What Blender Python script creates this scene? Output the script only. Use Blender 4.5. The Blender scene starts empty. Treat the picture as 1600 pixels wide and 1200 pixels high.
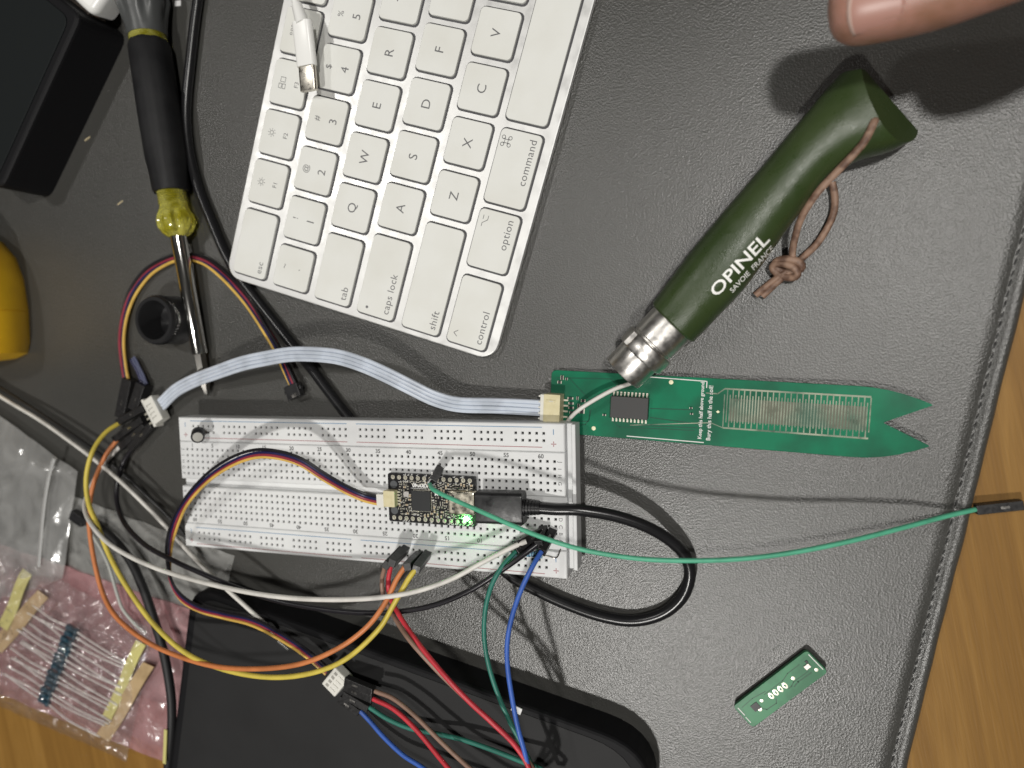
import bpy, bmesh, math, random
from mathutils import Vector, Matrix, noise
random.seed(7)
S = 0.001                      # everything below is written in millimetres
PI = math.pi
R = math.radians
scene = bpy.context.scene
C = scene.collection

# ------------------------------------------------------------------ camera
F_PX = 1050.0
CAM = Vector((135.333, 57.114, 235.727))
ROWS = ((0.9528241967700147, -0.023950461449612465, -0.30257631342507973),
        (0.001924038615716557, 0.9973384543096492, -0.07288556531059023),
        (0.30351663566428566, 0.06886496171195997, 0.9503342932481328))
cd = bpy.data.cameras.new('camera')
cam = bpy.data.objects.new('camera', cd)
C.objects.link(cam)
m = Matrix(ROWS).transposed().to_4x4()
m.translation = CAM * S
cam.matrix_world = m
cd.sensor_width = 36
cd.lens = F_PX * 36 / 1600
cd.clip_start = 0.005
cd.clip_end = 20
cd.dof.use_dof = True
cd.dof.focus_distance = 0.232
cd.dof.aperture_fstop = 7.0
scene.camera = cam

# ------------------------------------------------------------------ world, lamps, exposure
w = bpy.data.worlds.new('World')
scene.world = w
w.use_nodes = True
bg = w.node_tree.nodes['Background']
bg.inputs[0].default_value = (1.0, 0.95, 0.88, 1)
bg.inputs[1].default_value = 0.024


def lamp(name, loc, power, size, col=(1, 0.972, 0.925)):
    l = bpy.data.lights.new(name, 'AREA')
    l.shape = 'DISK'
    l.size = size
    l.energy = power
    l.color = col
    o = bpy.data.objects.new(name, l)
    C.objects.link(o)
    o.location = Vector(loc) * S
    o.rotation_euler = (Vector((60, 20, 0)) - Vector(loc)).to_track_quat('-Z', 'Y').to_euler()
    return o


lamp('ceiling_lamp', (500, 262, 1250), 8.6, 0.1)
lamp('ceiling_lamp', (-10, -600, 1200), 10.2, 0.075)
lamp('ceiling_lamp', (-520, 400, 1200), 3.0, 0.08)
scene.cycles.transparent_max_bounces = 32
vs = scene.view_settings
vs.view_transform = 'Standard'
vs.look = 'None'
vs.exposure = 0
vs.gamma = 1
vs.use_curve_mapping = False


# ------------------------------------------------------------------ helpers
def at(px, py, z=0.0):
    """point of the world (mm) at height z on the sight line of a photograph pixel"""
    d = Matrix(ROWS).transposed() @ Vector(((px - 800) / F_PX, -(py - 600) / F_PX, -1))
    t = (z - CAM.z) / d.z
    return CAM + d * t


def lerp(a, b, t):
    return a + (b - a) * t


MATS = {}


def mat(name, col, rough=0.5, metal=0.0, spec=0.5, bump=None, var=None, trans=0.0, coat=0.0, emit=None,
        alpha=None, ior=1.45, sss=None, rvar=None):
    """procedural material; bump=(scale per mm, strength, distance mm), var=(scale, colour2, low, high)"""
    if name in MATS:
        return MATS[name]
    mt = bpy.data.materials.new(name)
    mt.use_nodes = True
    nt = mt.node_tree
    b = nt.nodes['Principled BSDF']
    I = b.inputs
    I['Base Color'].default_value = (*col, 1)
    I['Roughness'].default_value = rough
    I['Metallic'].default_value = metal
    I['Specular IOR Level'].default_value = spec
    I['IOR'].default_value = ior
    I['Transmission Weight'].default_value = trans
    I['Coat Weight'].default_value = coat
    if sss:
        I['Subsurface Weight'].default_value = sss[0]
        I['Subsurface Radius'].default_value = sss[1]
        I['Subsurface Scale'].default_value = sss[2]
    if emit:
        I['Emission Color'].default_value = (*emit[0], 1)
        I['Emission Strength'].default_value = emit[1]
    tc = nt.nodes.new('ShaderNodeTexCoord')
    mp = nt.nodes.new('ShaderNodeMapping')
    mp.inputs['Scale'].default_value = (1000, 1000, 1000)
    nt.links.new(tc.outputs['Object'], mp.inputs[0])

    def nz(scale, det=3):
        n = nt.nodes.new('ShaderNodeTexNoise')
        n.inputs['Scale'].default_value = scale
        n.inputs['Detail'].default_value = det
        nt.links.new(mp.outputs[0], n.inputs['Vector'])
        return n
    if var:
        n = nz(var[0], 4)
        r = nt.nodes.new('ShaderNodeMapRange')
        r.inputs[1].default_value = var[2]
        r.inputs[2].default_value = var[3]
        nt.links.new(n.outputs[0], r.inputs[0])
        mx = nt.nodes.new('ShaderNodeMix')
        mx.data_type = 'RGBA'
        mx.inputs[6].default_value = (*col, 1)
        mx.inputs[7].default_value = (*var[1], 1)
        nt.links.new(r.outputs[0], mx.inputs[0])
        nt.links.new(mx.outputs[2], I['Base Color'])
    if rvar:
        n = nz(rvar[0], 3)
        r = nt.nodes.new('ShaderNodeMapRange')
        r.inputs[1].default_value = 0.3
        r.inputs[2].default_value = 0.7
        r.inputs[3].default_value = rvar[1]
        r.inputs[4].default_value = rvar[2]
        nt.links.new(n.outputs[0], r.inputs[0])
        nt.links.new(r.outputs[0], I['Roughness'])
    if bump:
        n = nz(bump[0], 4)
        bp = nt.nodes.new('ShaderNodeBump')
        bp.inputs['Strength'].default_value = bump[1]
        bp.inputs['Distance'].default_value = bump[2] * S
        nt.links.new(n.outputs[0], bp.inputs['Height'])
        nt.links.new(bp.outputs[0], I['Normal'])
    MATS[name] = mt
    return mt


WM = {}          # world matrix (metres) of every empty


def thing(name, label, cat, loc=(0, 0, 0), rz=0.0, group=None):
    o = bpy.data.objects.new(name, None)
    o.empty_display_size = 0.005
    C.objects.link(o)
    o.location = Vector(loc) * S
    o.rotation_euler = (0, 0, rz)
    o['label'] = label
    o['category'] = cat
    if group:
        o['group'] = group
    WM[o] = Matrix.Translation(Vector(loc) * S) @ Matrix.Rotation(rz, 4, 'Z')
    return o


class MB:
    def __init__(s):
        s.v = []
        s.f = []
        s.m = []
        s.sm = []

    def add(s, vs_, fs, mi=0, smooth=False, M=None):
        b = len(s.v)
        for p in vs_:
            p = Vector(p)
            s.v.append(M @ p if M else p)
        for k in fs:
            s.f.append([b + i for i in k])
            s.m.append(mi)
            s.sm.append(smooth)

    def box(s, c, size, M=None, mi=0):
        x, y, z = (q / 2 for q in size)
        c = Vector(c)
        vs_ = [c + Vector((sx * x, sy * y, sz * z)) for sz in (-1, 1) for sy in (-1, 1) for sx in (-1, 1)]
        s.add(vs_, [(0, 2, 3, 1), (4, 5, 7, 6), (0, 1, 5, 4), (2, 6, 7, 3), (0, 4, 6, 2), (1, 3, 7, 5)], mi, False, M)

    def slab(s, poly, z0, z1, bev=0.0, mi=0, M=None, seg=2, bot=True, smooth=False):
        """solid with an outline poly (counter-clockwise) and rounded top edge"""
        n = len(poly)
        P = [Vector((p[0], p[1])) for p in poly]
        nor = []
        for i in range(n):
            a = (P[i] - P[i - 1])
            b = (P[(i + 1) % n] - P[i])
            a = Vector((a.y, -a.x)).normalized()
            b = Vector((b.y, -b.x)).normalized()
            q = (a + b)
            q = q.normalized() if q.length > 1e-6 else a
            q = q / max(0.5, q.dot(a))
            nor.append(q)
        rings = [(0, z0)]
        if bev > 0:
            for k in range(seg + 1):
                t = k / seg * PI / 2
                rings.append((bev * (1 - math.cos(t)), z1 - bev + bev * math.sin(t)))
        else:
            rings.append((0, z1))
        vs_ = []
        for (ins, z) in rings:
            for i in range(n):
                p = P[i] - nor[i] * ins
                vs_.append((p.x, p.y, z))
        fs = []
        for r in range(len(rings) - 1):
            for i in range(n):
                j = (i + 1) % n
                fs.append((r * n + i, r * n + j, (r + 1) * n + j, (r + 1) * n + i))
        s.add(vs_, fs, mi, smooth, M)
        b = len(s.v) - len(vs_)
        top = [b + (len(rings) - 1) * n + i for i in range(n)]
        s.f.append(top)
        s.m.append(mi)
        s.sm.append(False)
        if bot:
            s.f.append([b + i for i in range(n)][::-1])
            s.m.append(mi)
            s.sm.append(False)

    def sweep(s, path, rad, n=8, mi=0, cap=True, flat=1.0):
        """round tube along a list of points; rad a number or list"""
        P = [Vector(p) for p in path]
        N = len(P)
        T = []
        for i in range(N):
            a = P[min(i + 1, N - 1)] - P[max(i - 1, 0)]
            T.append(a.normalized() if a.length > 0 else Vector((1, 0, 0)))
        up = Vector((0, 0, 1))
        if abs(T[0].dot(up)) > 0.9:
            up = Vector((0, 1, 0))
        u = T[0].cross(up).normalized()
        vs_ = []
        for i in range(N):
            u = (u - T[i] * u.dot(T[i]))
            u = u.normalized() if u.length > 1e-6 else T[i].orthogonal().normalized()
            v = u.cross(T[i])
            r = rad[i] if isinstance(rad, (list, tuple)) else rad
            for k in range(n):
                a = 2 * PI * k / n
                vs_.append(P[i] + u * (r * math.cos(a)) + v * (r * flat * math.sin(a)))
        fs = []
        for i in range(N - 1):
            for k in range(n):
                l = (k + 1) % n
                fs.append((i * n + k, i * n + l, (i + 1) * n + l, (i + 1) * n + k))
        s.add(vs_, fs, mi, True)
        b = len(s.v) - len(vs_)
        if cap:
            s.f.append([b + k for k in range(n)][::-1])
            s.f.append([b + (N - 1) * n + k for k in range(n)])
            s.m += [mi, mi]
            s.sm += [False, False]

    def lathe(s, prof, o, d, n=28, mi=0, up=None, ripple=None):
        """profile of (distance along axis, radius) about the axis o + t*d"""
        o = Vector(o)
        d = Vector(d).normalized()
        u = d.orthogonal().normalized() if up is None else (Vector(up) - d * Vector(up).dot(d)).normalized()
        v = d.cross(u)
        vs_ = []
        for (t, r) in prof:
            for k in range(n):
                a = 2 * PI * k / n
                rr = r
                if ripple:
                    rr = r * (1 + ripple(t, a))
                vs_.append(o + d * t + u * (rr * math.cos(a)) + v * (rr * math.sin(a)))
        fs = []
        for i in range(len(prof) - 1):
            for k in range(n):
                l = (k + 1) % n
                fs.append((i * n + k, i * n + l, (i + 1) * n + l, (i + 1) * n + k))
        s.add(vs_, fs, mi, True)
        b = len(s.v) - len(vs_)
        if prof[0][1] > 0.01:
            s.f.append([b + k for k in range(n)][::-1])
            s.m.append(mi)
            s.sm.append(False)
        if prof[-1][1] > 0.01:
            s.f.append([b + (len(prof) - 1) * n + k for k in range(n)])
            s.m.append(mi)
            s.sm.append(False)

    def mesh(s, name, mats, inv=None, sharp=40):
        me = bpy.data.meshes.new(name)
        vs_ = [(inv @ (p * S)) if inv else p * S for p in s.v]
        me.from_pydata(vs_, [], s.f)
        for q in mats if isinstance(mats, (list, tuple)) else [mats]:
            me.materials.append(q)
        me.polygons.foreach_set('material_index', s.m)
        me.polygons.foreach_set('use_smooth', s.sm)
        me.update()
        bm = bmesh.new()
        bm.from_mesh(me)
        bmesh.ops.recalc_face_normals(bm, faces=bm.faces)
        for e in bm.edges:
            if len(e.link_faces) == 2 and e.calc_face_angle(0) > R(sharp):
                e.smooth = False
        bm.to_mesh(me)
        bm.free()
        return me

    def build(s, name, mats, parent=None, local=False, label=None, bevel=0.0, sharp=40):
        """vertices are in world mm unless local; the object's parent is an empty or a part of it"""
        inv = None
        W = WM.get(parent) if parent else None
        if W and not local:
            inv = W.inverted()
        me = s.mesh(name, mats, inv, sharp)
        o = bpy.data.objects.new(name, me)
        C.objects.link(o)
        if parent:
            o.parent = parent
            WM[o] = W
        if label:
            o['label'] = label
        if bevel:
            b = o.modifiers.new('bevel', 'BEVEL')
            b.width = bevel * S
            b.segments = 2
            b.limit_method = 'ANGLE'
            b.angle_limit = R(40)
        return o


def tag(o, label=None, cat=None, group=None, kind=None):
    if label:
        o['label'] = label
    if cat:
        o['category'] = cat
    if group:
        o['group'] = group
    if kind:
        o['kind'] = kind
    return o


def rrect(w_, h_, r, n=4, cx=0, cy=0):
    pts = []
    for (sx, sy, a0) in ((1, -1, -90), (1, 1, 0), (-1, 1, 90), (-1, -1, 180)):
        for k in range(n + 1):
            a = R(a0 + 90 * k / n)
            pts.append((cx + sx * (w_ / 2 - r) + r * math.cos(a), cy + sy * (h_ / 2 - r) + r * math.sin(a)))
    return pts


def round_poly(poly, rad, n=4):
    out = []
    N = len(poly)
    for i in range(N):
        p0, p, p1 = Vector(poly[i - 1]), Vector(poly[i]), Vector(poly[(i + 1) % N])
        r = rad[i] if isinstance(rad, (list, tuple)) else rad
        if r <= 0:
            out.append(tuple(p))
            continue
        a = (p0 - p).normalized()
        b = (p1 - p).normalized()
        A = p + a * r
        B = p + b * r
        for k in range(n + 1):
            t = k / n
            q = A * (1 - t) ** 2 + p * 2 * t * (1 - t) + B * t * t
            out.append((q.x, q.y))
    return out


def ccw(poly):
    a = sum(poly[i - 1][0] * poly[i][1] - poly[i][0] * poly[i - 1][1] for i in range(len(poly)))
    return poly if a > 0 else poly[::-1]


def smooth(pts, step=1.6):
    """centripetal-like catmull-rom through the points, sampled about every step mm"""
    P = [Vector(p) for p in pts]
    out = []
    for i in range(len(P) - 1):
        p1, p2 = P[i], P[i + 1]
        p0 = P[i - 1] if i else p1 * 2 - p2
        p3 = P[i + 2] if i + 2 < len(P) else p2 * 2 - p1
        n = max(2, int((p2 - p1).length / step))
        for k in range(n):
            t = k / n
            out.append(0.5 * (p1 * 2 + (p2 - p0) * t + (p0 * 2 - p1 * 5 + p2 * 4 - p3) * t * t
                              + (p1 * 3 - p0 - p2 * 3 + p3) * t ** 3))
    out.append(P[-1])
    return out


def path(pts, step=1.6):
    return smooth([at(*p) for p in pts], step)


def frame(o, d, up=Vector((0, 0, 1))):
    """matrix with local x along d, z near up, origin o"""
    x = Vector(d).normalized()
    y = Vector(up).cross(x)
    y = y.normalized() if y.length > 1e-5 else Vector((0, 1, 0)).cross(x).normalized()
    z = x.cross(y)
    M = Matrix((x, y, z)).transposed().to_4x4()
    M.translation = Vector(o)
    return M


FONT_CACHE = {}


def text_faces(txt, size, bold=0.0, spacing=1.0):
    """triangulated text outline in mm, centred on its own box: verts (x, y), faces"""
    key = (txt, size, bold, spacing)
    if key in FONT_CACHE:
        return FONT_CACHE[key]
    cu = bpy.data.curves.new('t', 'FONT')
    cu.body = txt
    cu.size = size
    cu.offset = bold
    cu.space_character = spacing
    cu.resolution_u = 3
    ob = bpy.data.objects.new('t', cu)
    C.objects.link(ob)
    dg = bpy.context.evaluated_depsgraph_get()
    me = bpy.data.meshes.new_from_object(ob.evaluated_get(dg))
    vs_ = [(q.co.x, q.co.y) for q in me.vertices]
    fs = [tuple(p.vertices) for p in me.polygons]
    bpy.data.objects.remove(ob)
    bpy.data.curves.remove(cu)
    bpy.data.meshes.remove(me)
    if vs_:
        cx = (min(v[0] for v in vs_) + max(v[0] for v in vs_)) / 2
        cy = (min(v[1] for v in vs_) + max(v[1] for v in vs_)) / 2
        vs_ = [(v[0] - cx, v[1] - cy) for v in vs_]
    FONT_CACHE[key] = (vs_, fs)
    return vs_, fs


def put_text(mb, txt, size, c, ang=0.0, z=0.0, bold=0.0, mi=0, M=None, spacing=1.0, fn=None, anchor=0):
    vs_, fs = text_faces(txt, size, bold, spacing)
    if not vs_:
        return
    hw = max(v[0] for v in vs_)
    ca, sa = math.cos(ang), math.sin(ang)
    out = []
    for (x, y) in vs_:
        x -= anchor * hw
        X, Y = c[0] + x * ca - y * sa, c[1] + x * sa + y * ca
        out.append(fn(X, Y) if fn else (X, Y, z))
    mb.add(out, fs, mi, False, M)


def stroke(mb, pts, wd, z, M=None, mi=0):
    """flat ribbon lines of width wd"""
    for a, b in zip(pts[:-1], pts[1:]):
        a, b = Vector(a), Vector(b)
        d = (b - a)
        if d.length < 1e-6:
            continue
        d.normalize()
        n = Vector((-d.y, d.x)) * wd / 2
        e = d * wd * 0.35
        q = [a - e + n, a - e - n, b + e - n, b + e + n]
        mb.add([(p.x, p.y, z) for p in q], [(0, 1, 2, 3)], mi, False, M)


def circle(cx, cy, r, n=16):
    return [(cx + r * math.cos(2 * PI * k / n), cy + r * math.sin(2 * PI * k / n)) for k in range(n + 1)]


# ------------------------------------------------------------------ special materials
def leather():
    mt = bpy.data.materials.new('leather_grey')
    mt.use_nodes = True
    nt = mt.node_tree
    L = nt.links.new
    b = nt.nodes['Principled BSDF']
    tc = nt.nodes.new('ShaderNodeTexCoord')
    mp = nt.nodes.new('ShaderNodeMapping')
    mp.inputs['Scale'].default_value = (1000, 1000, 1000)
    L(tc.outputs['Object'], mp.inputs[0])
    n0 = nt.nodes.new('ShaderNodeTexNoise')
    n0.inputs['Scale'].default_value = 0.25
    n0.inputs['Detail'].default_value = 3
    L(mp.outputs[0], n0.inputs['Vector'])
    mixv = nt.nodes.new('ShaderNodeMix')
    mixv.data_type = 'VECTOR'
    mixv.inputs[0].default_value = 0.35
    L(mp.outputs[0], mixv.inputs[4])
    L(n0.outputs['Color'], mixv.inputs[5])
    v = nt.nodes.new('ShaderNodeTexVoronoi')
    v.feature = 'F1'
    v.inputs['Scale'].default_value = 2.3
    L(mixv.outputs[1], v.inputs['Vector'])
    n1 = nt.nodes.new('ShaderNodeTexNoise')
    n1.inputs['Scale'].default_value = 4.2
    n1.inputs['Detail'].default_value = 5
    n1.inputs['Roughness'].default_value = 0.7
    L(mp.outputs[0], n1.inputs['Vector'])
    ad = nt.nodes.new('ShaderNodeMath')
    ad.operation = 'MULTIPLY_ADD'
    L(n1.outputs[0], ad.inputs[0])
    ad.inputs[1].default_value = 0.8
    L(v.outputs['Distance'], ad.inputs[2])
    bp = nt.nodes.new('ShaderNodeBump')
    bp.inputs['Strength'].default_value = 0.9
    bp.inputs['Distance'].default_value = 0.092 * S
    L(ad.outputs[0], bp.inputs['Height'])
    L(bp.outputs[0], b.inputs['Normal'])
    # large wear blotches
    n2 = nt.nodes.new('ShaderNodeTexNoise')
    n2.inputs['Scale'].default_value = 0.02
    n2.inputs['Detail'].default_value = 4
    L(mp.outputs[0], n2.inputs['Vector'])
    mx = nt.nodes.new('ShaderNodeMix')
    mx.data_type = 'RGBA'
    mx.inputs[6].default_value = (0.041, 0.0405, 0.037, 1)
    mx.inputs[7].default_value = (0.056, 0.055, 0.051, 1)
    L(n2.outputs[0], mx.inputs[0])
    # pale dust specks
    n3 = nt.nodes.new('ShaderNodeTexNoise')
    n3.inputs['Scale'].default_value = 1.1
    n3.inputs['Detail'].default_value = 2
    L(mp.outputs[0], n3.inputs['Vector'])
    r3 = nt.nodes.new('ShaderNodeMapRange')
    r3.inputs[1].default_value = 0.74
    r3.inputs[2].default_value = 0.8
    L(n3.outputs[0], r3.inputs[0])
    mx2 = nt.nodes.new('ShaderNodeMix')
    mx2.data_type = 'RGBA'
    L(r3.outputs[0], mx2.inputs[0])
    L(mx.outputs[2], mx2.inputs[6])
    mx2.inputs[7].default_value = (0.2, 0.19, 0.17, 1)
    r5 = nt.nodes.new('ShaderNodeMapRange')
    L(n1.outputs[0], r5.inputs[0])
    r5.inputs[1].default_value = 0.35
    r5.inputs[2].default_value = 0.7
    r5.inputs[3].default_value = 0.6
    r5.inputs[4].default_value = 1.55
    vm = nt.nodes.new('ShaderNodeVectorMath')
    vm.operation = 'SCALE'
    L(mx2.outputs[2], vm.inputs[0])
    L(r5.outputs[0], vm.inputs['Scale'])
    L(vm.outputs[0], b.inputs['Base Color'])
    mr = nt.nodes.new('ShaderNodeMapRange')
    L(n2.outputs[0], mr.inputs[0])
    mr.inputs[1].default_value = 0.3
    mr.inputs[2].default_value = 0.7
    mr.inputs[3].default_value = 0.28
    mr.inputs[4].default_value = 0.33
    L(mr.outputs[0], b.inputs['Roughness'])
    b.inputs['Specular IOR Level'].default_value = 0.85
    return mt


def wood():
    mt = bpy.data.materials.new('wood_oak')
    mt.use_nodes = True
    nt = mt.node_tree
    L = nt.links.new
    b = nt.nodes['Principled BSDF']
    tc = nt.nodes.new('ShaderNodeTexCoord')
    mp = nt.nodes.new('ShaderNodeMapping')
    mp.inputs['Rotation'].default_value = (0, 0, R(-11))
    mp.inputs['Scale'].default_value = (1000, 1000, 1000)
    L(tc.outputs['Object'], mp.inputs[0])
    mp2 = nt.nodes.new('ShaderNodeMapping')
    mp2.inputs['Scale'].default_value = (1, 0.05, 1)
    L(mp.outputs[0], mp2.inputs[0])
    n = nt.nodes.new('ShaderNodeTexNoise')
    n.inputs['Scale'].default_value = 0.13
    n.inputs['Detail'].default_value = 8
    n.inputs['Roughness'].default_value = 0.62
    n.inputs['Distortion'].default_value = 0.9
    L(mp2.outputs[0], n.inputs['Vector'])
    cr = nt.nodes.new('ShaderNodeValToRGB')
    e = cr.color_ramp.elements
    e[0].position = 0.32
    e[0].color = (0.2, 0.1, 0.021, 1)
    e[1].position = 0.68
    e[1].color = (0.29, 0.155, 0.036, 1)
    q = e.new(0.5)
    q.color = (0.235, 0.12, 0.025, 1)
    L(n.outputs[0], cr.inputs[0])
    n4 = nt.nodes.new('ShaderNodeTexNoise')
    n4.inputs['Scale'].default_value = 1.6
    n4.inputs['Detail'].default_value = 4
    L(mp2.outputs[0], n4.inputs['Vector'])
    mx = nt.nodes.new('ShaderNodeMix')
    mx.data_type = 'RGBA'
    mx.blend_type = 'MULTIPLY'
    mx.inputs[0].default_value = 0.25
    L(cr.outputs[0], mx.inputs[6])
    L(n4.outputs[0], mx.inputs[7])
    mul = nt.nodes.new('ShaderNodeMix')
    mul.data_type = 'RGBA'
    mul.blend_type = 'MULTIPLY'
    mul.inputs[0].default_value = 0.0
    L(mx.outputs[2], mul.inputs[6])
    L(mul.outputs[2], b.inputs['Base Color'])
    b.inputs['Roughness'].default_value = 0.5
    b.inputs['Specular IOR Level'].default_value = 0.25
    bp = nt.nodes.new('ShaderNodeBump')
    bp.inputs['Strength'].default_value = 0.25
    bp.inputs['Distance'].default_value = 0.3 * S
    L(n4.outputs[0], bp.inputs['Height'])
    L(bp.outputs[0], b.inputs['Normal'])
    return mt


def film(name, tint, body, dens, rough=0.09, bsc=0.18, bst=0.9, bd=1.2, rid=(0.05, 1, 1)):
    """thin plastic film: mostly see-through, a little milky, glossy wrinkles"""
    mt = bpy.data.materials.new(name)
    mt.use_nodes = True
    nt = mt.node_tree
    L = nt.links.new
    nt.nodes.remove(nt.nodes['Principled BSDF'])
    out = [q for q in nt.nodes if q.type == 'OUTPUT_MATERIAL'][0]
    tc = nt.nodes.new('ShaderNodeTexCoord')
    mp = nt.nodes.new('ShaderNodeMapping')
    mp.inputs['Scale'].default_value = (1000, 1000, 1000)
    L(tc.outputs['Object'], mp.inputs[0])
    n = nt.nodes.new('ShaderNodeTexNoise')
    n.inputs['Scale'].default_value = bsc
    n.inputs['Detail'].default_value = 4
    n.inputs['Distortion'].default_value = 1.2
    L(mp.outputs[0], n.inputs['Vector'])
    bp = nt.nodes.new('ShaderNodeBump')
    bp.inputs['Strength'].default_value = bst
    bp.inputs['Distance'].default_value = bd * S
    L(n.outputs[0], bp.inputs['Height'])
    gl = nt.nodes.new('ShaderNodeBsdfGlossy')
    gl.inputs['Roughness'].default_value = rough
    L(bp.outputs[0], gl.inputs['Normal'])
    df = nt.nodes.new('ShaderNodeBsdfDiffuse')
    df.inputs['Color'].default_value = (*body, 1)
    L(bp.outputs[0], df.inputs['Normal'])
    tr = nt.nodes.new('ShaderNodeBsdfTransparent')
    tr.inputs['Color'].default_value = (*tint, 1)
    m1 = nt.nodes.new('ShaderNodeMixShader')
    mr = nt.nodes.new('ShaderNodeMapRange')
    L(n.outputs[0], mr.inputs[0])
    mr.inputs[1].default_value = 0.3
    mr.inputs[2].default_value = 0.75
    mr.inputs[3].default_value = dens * 0.5
    mr.inputs[4].default_value = min(1, dens * 1.5)
    L(mr.outputs[0], m1.inputs[0])
    L(tr.outputs[0], m1.inputs[1])
    L(df.outputs[0], m1.inputs[2])
    fr = nt.nodes.new('ShaderNodeLayerWeight')
    fr.inputs['Blend'].default_value = 0.5
    fp = nt.nodes.new('ShaderNodeMath')
    fp.operation = 'POWER'
    L(fr.outputs['Facing'], fp.inputs[0])
    fp.inputs[1].default_value = 4
    fa = nt.nodes.new('ShaderNodeMath')
    fa.operation = 'MULTIPLY_ADD'
    fa.inputs[1].default_value = 0.6
    fa.inputs[2].default_value = 0.085
    L(fp.outputs[0], fa.inputs[0])
    m2 = nt.nodes.new('ShaderNodeMixShader')
    L(fa.outputs[0], m2.inputs[0])
    L(m1.outputs[0], m2.inputs[1])
    L(gl.outputs[0], m2.inputs[2])
    L(m2.outputs[0], out.inputs['Surface'])
    return mt


M_LEATHER = leather()
M_WOOD = wood()
M_STITCH = mat('stitch_thread', (0.035, 0.035, 0.034), 0.7)
M_ALU = mat('aluminium', (0.74, 0.74, 0.73), 0.42, 0.75, bump=(3, 0.12, 0.05), rvar=(0.2, 0.36, 0.5))
M_KEY = mat('key_white', (0.69, 0.695, 0.665), 0.5, spec=0.35, var=(0.06, (0.65, 0.65, 0.61), 0.4, 0.7), bump=(6, 0.08, 0.02))
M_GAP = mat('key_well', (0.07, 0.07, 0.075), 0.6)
M_INK = mat('key_ink', (0.13, 0.13, 0.135), 0.6)
M_BB = mat('abs_white', (0.68, 0.69, 0.69), 0.46, spec=0.4, var=(0.035, (0.58, 0.585, 0.59), 0.42, 0.7),
           bump=(1.2, 0.15, 0.05), sss=(0.12, (1.5, 1.5, 1.4), 0.001))
M_HOLE = mat('hole_dark', (0.04, 0.038, 0.036), 0.7)
M_PRINT = mat('print_black', (0.08, 0.08, 0.08), 0.6)
M_RED = mat('print_red', (0.33, 0.14, 0.15), 0.6)
M_BLUE = mat('print_blue', (0.13, 0.24, 0.38), 0.6)
M_FOAM = mat('foam_tape', (0.75, 0.74, 0.70), 0.8, bump=(1, 0.3, 0.2))
M_BLACKP = mat('plastic_black', (0.012, 0.012, 0.013), 0.42, bump=(1.5, 0.15, 0.05), rvar=(0.3, 0.35, 0.55))
M_HOUS = mat('housing_black', (0.016, 0.0155, 0.016), 0.38, rvar=(0.8, 0.28, 0.5), bump=(1.5, 0.2, 0.06))
M_RUB = mat('rubber_black', (0.013, 0.013, 0.014), 0.36, bump=(0.7, 0.3, 0.12), rvar=(0.25, 0.25, 0.5))
M_METAL = mat('steel', (0.62, 0.6, 0.57), 0.26, 1.0, bump=(1.0, 0.12, 0.05), rvar=(0.5, 0.16, 0.38))
M_GOLD = mat('tin_pad', (0.74, 0.71, 0.6), 0.3, 0.5, bump=(5, 0.3, 0.04))
M_CREAM = mat('nylon_cream', (0.62, 0.56, 0.36), 0.5, spec=0.4, var=(0.5, (0.56, 0.5, 0.3), 0.4, 0.7))
M_NYLON = mat('nylon_white', (0.66, 0.65, 0.6), 0.5, spec=0.4, sss=(0.15, (1, 1, 1), 0.001), bump=(1, 0.2, 0.08))


def wiremat(name, col, rough=0.42):
    return mat('wire_' + name, col, rough, spec=0.45, bump=(0.8, 0.25, 0.08), var=(0.12, tuple(c * 0.78 for c in col), 0.42, 0.65))


W_YEL = wiremat('yellow', (0.60, 0.48, 0.08))
W_ORA = wiremat('orange', (0.58, 0.2, 0.07))
W_WHT = wiremat('white', (0.66, 0.64, 0.6))
W_BLK = wiremat('black', (0.014, 0.013, 0.016), 0.3)
W_RED = wiremat('red', (0.52, 0.035, 0.05))
W_BRN = wiremat('brown', (0.26, 0.16, 0.12))
W_GRN = wiremat('green', (0.09, 0.40, 0.25))
W_TEA = wiremat('teal', (0.03, 0.17, 0.13))
W_BLU = wiremat('blue', (0.045, 0.12, 0.45))
W_NAV = wiremat('navy', (0.018, 0.018, 0.07), 0.28)
W_MAR = wiremat('maroon', (0.26, 0.035, 0.055), 0.3)
W_AMB = wiremat('amber', (0.66, 0.42, 0.09))
W_PAL = wiremat('pale', (0.55, 0.6, 0.68), 0.33)

# ------------------------------------------------------------------ the setting: desk
eA, eB = at(1420, 1200), at(1600, 480)         # right hem of the mat
eA.z = eB.z = 0
ed = (eB - eA).normalized()                    # along the hem, upwards in the photo
en = Vector((ed.y, -ed.x, 0))                  # outwards, to the right
mb = MB()
mb.slab([(-700, -500), (700, -500), (700, 600), (-700, 600)], -25, -3.0)
desk = mb.build('desk', M_WOOD)
tag(desk, kind='structure')

# ------------------------------------------------------------------ desk mat
root = thing('desk_mat', 'dark grey grained leather desk mat with a stitched hem on the wooden desk', 'desk mat')
low = at(255, 1105)
low.z = 0
corner = eA + ed * ((low - eA).dot(ed))        # near corner of the mat
lft = corner - en * 620
far = ed * 560


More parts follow.
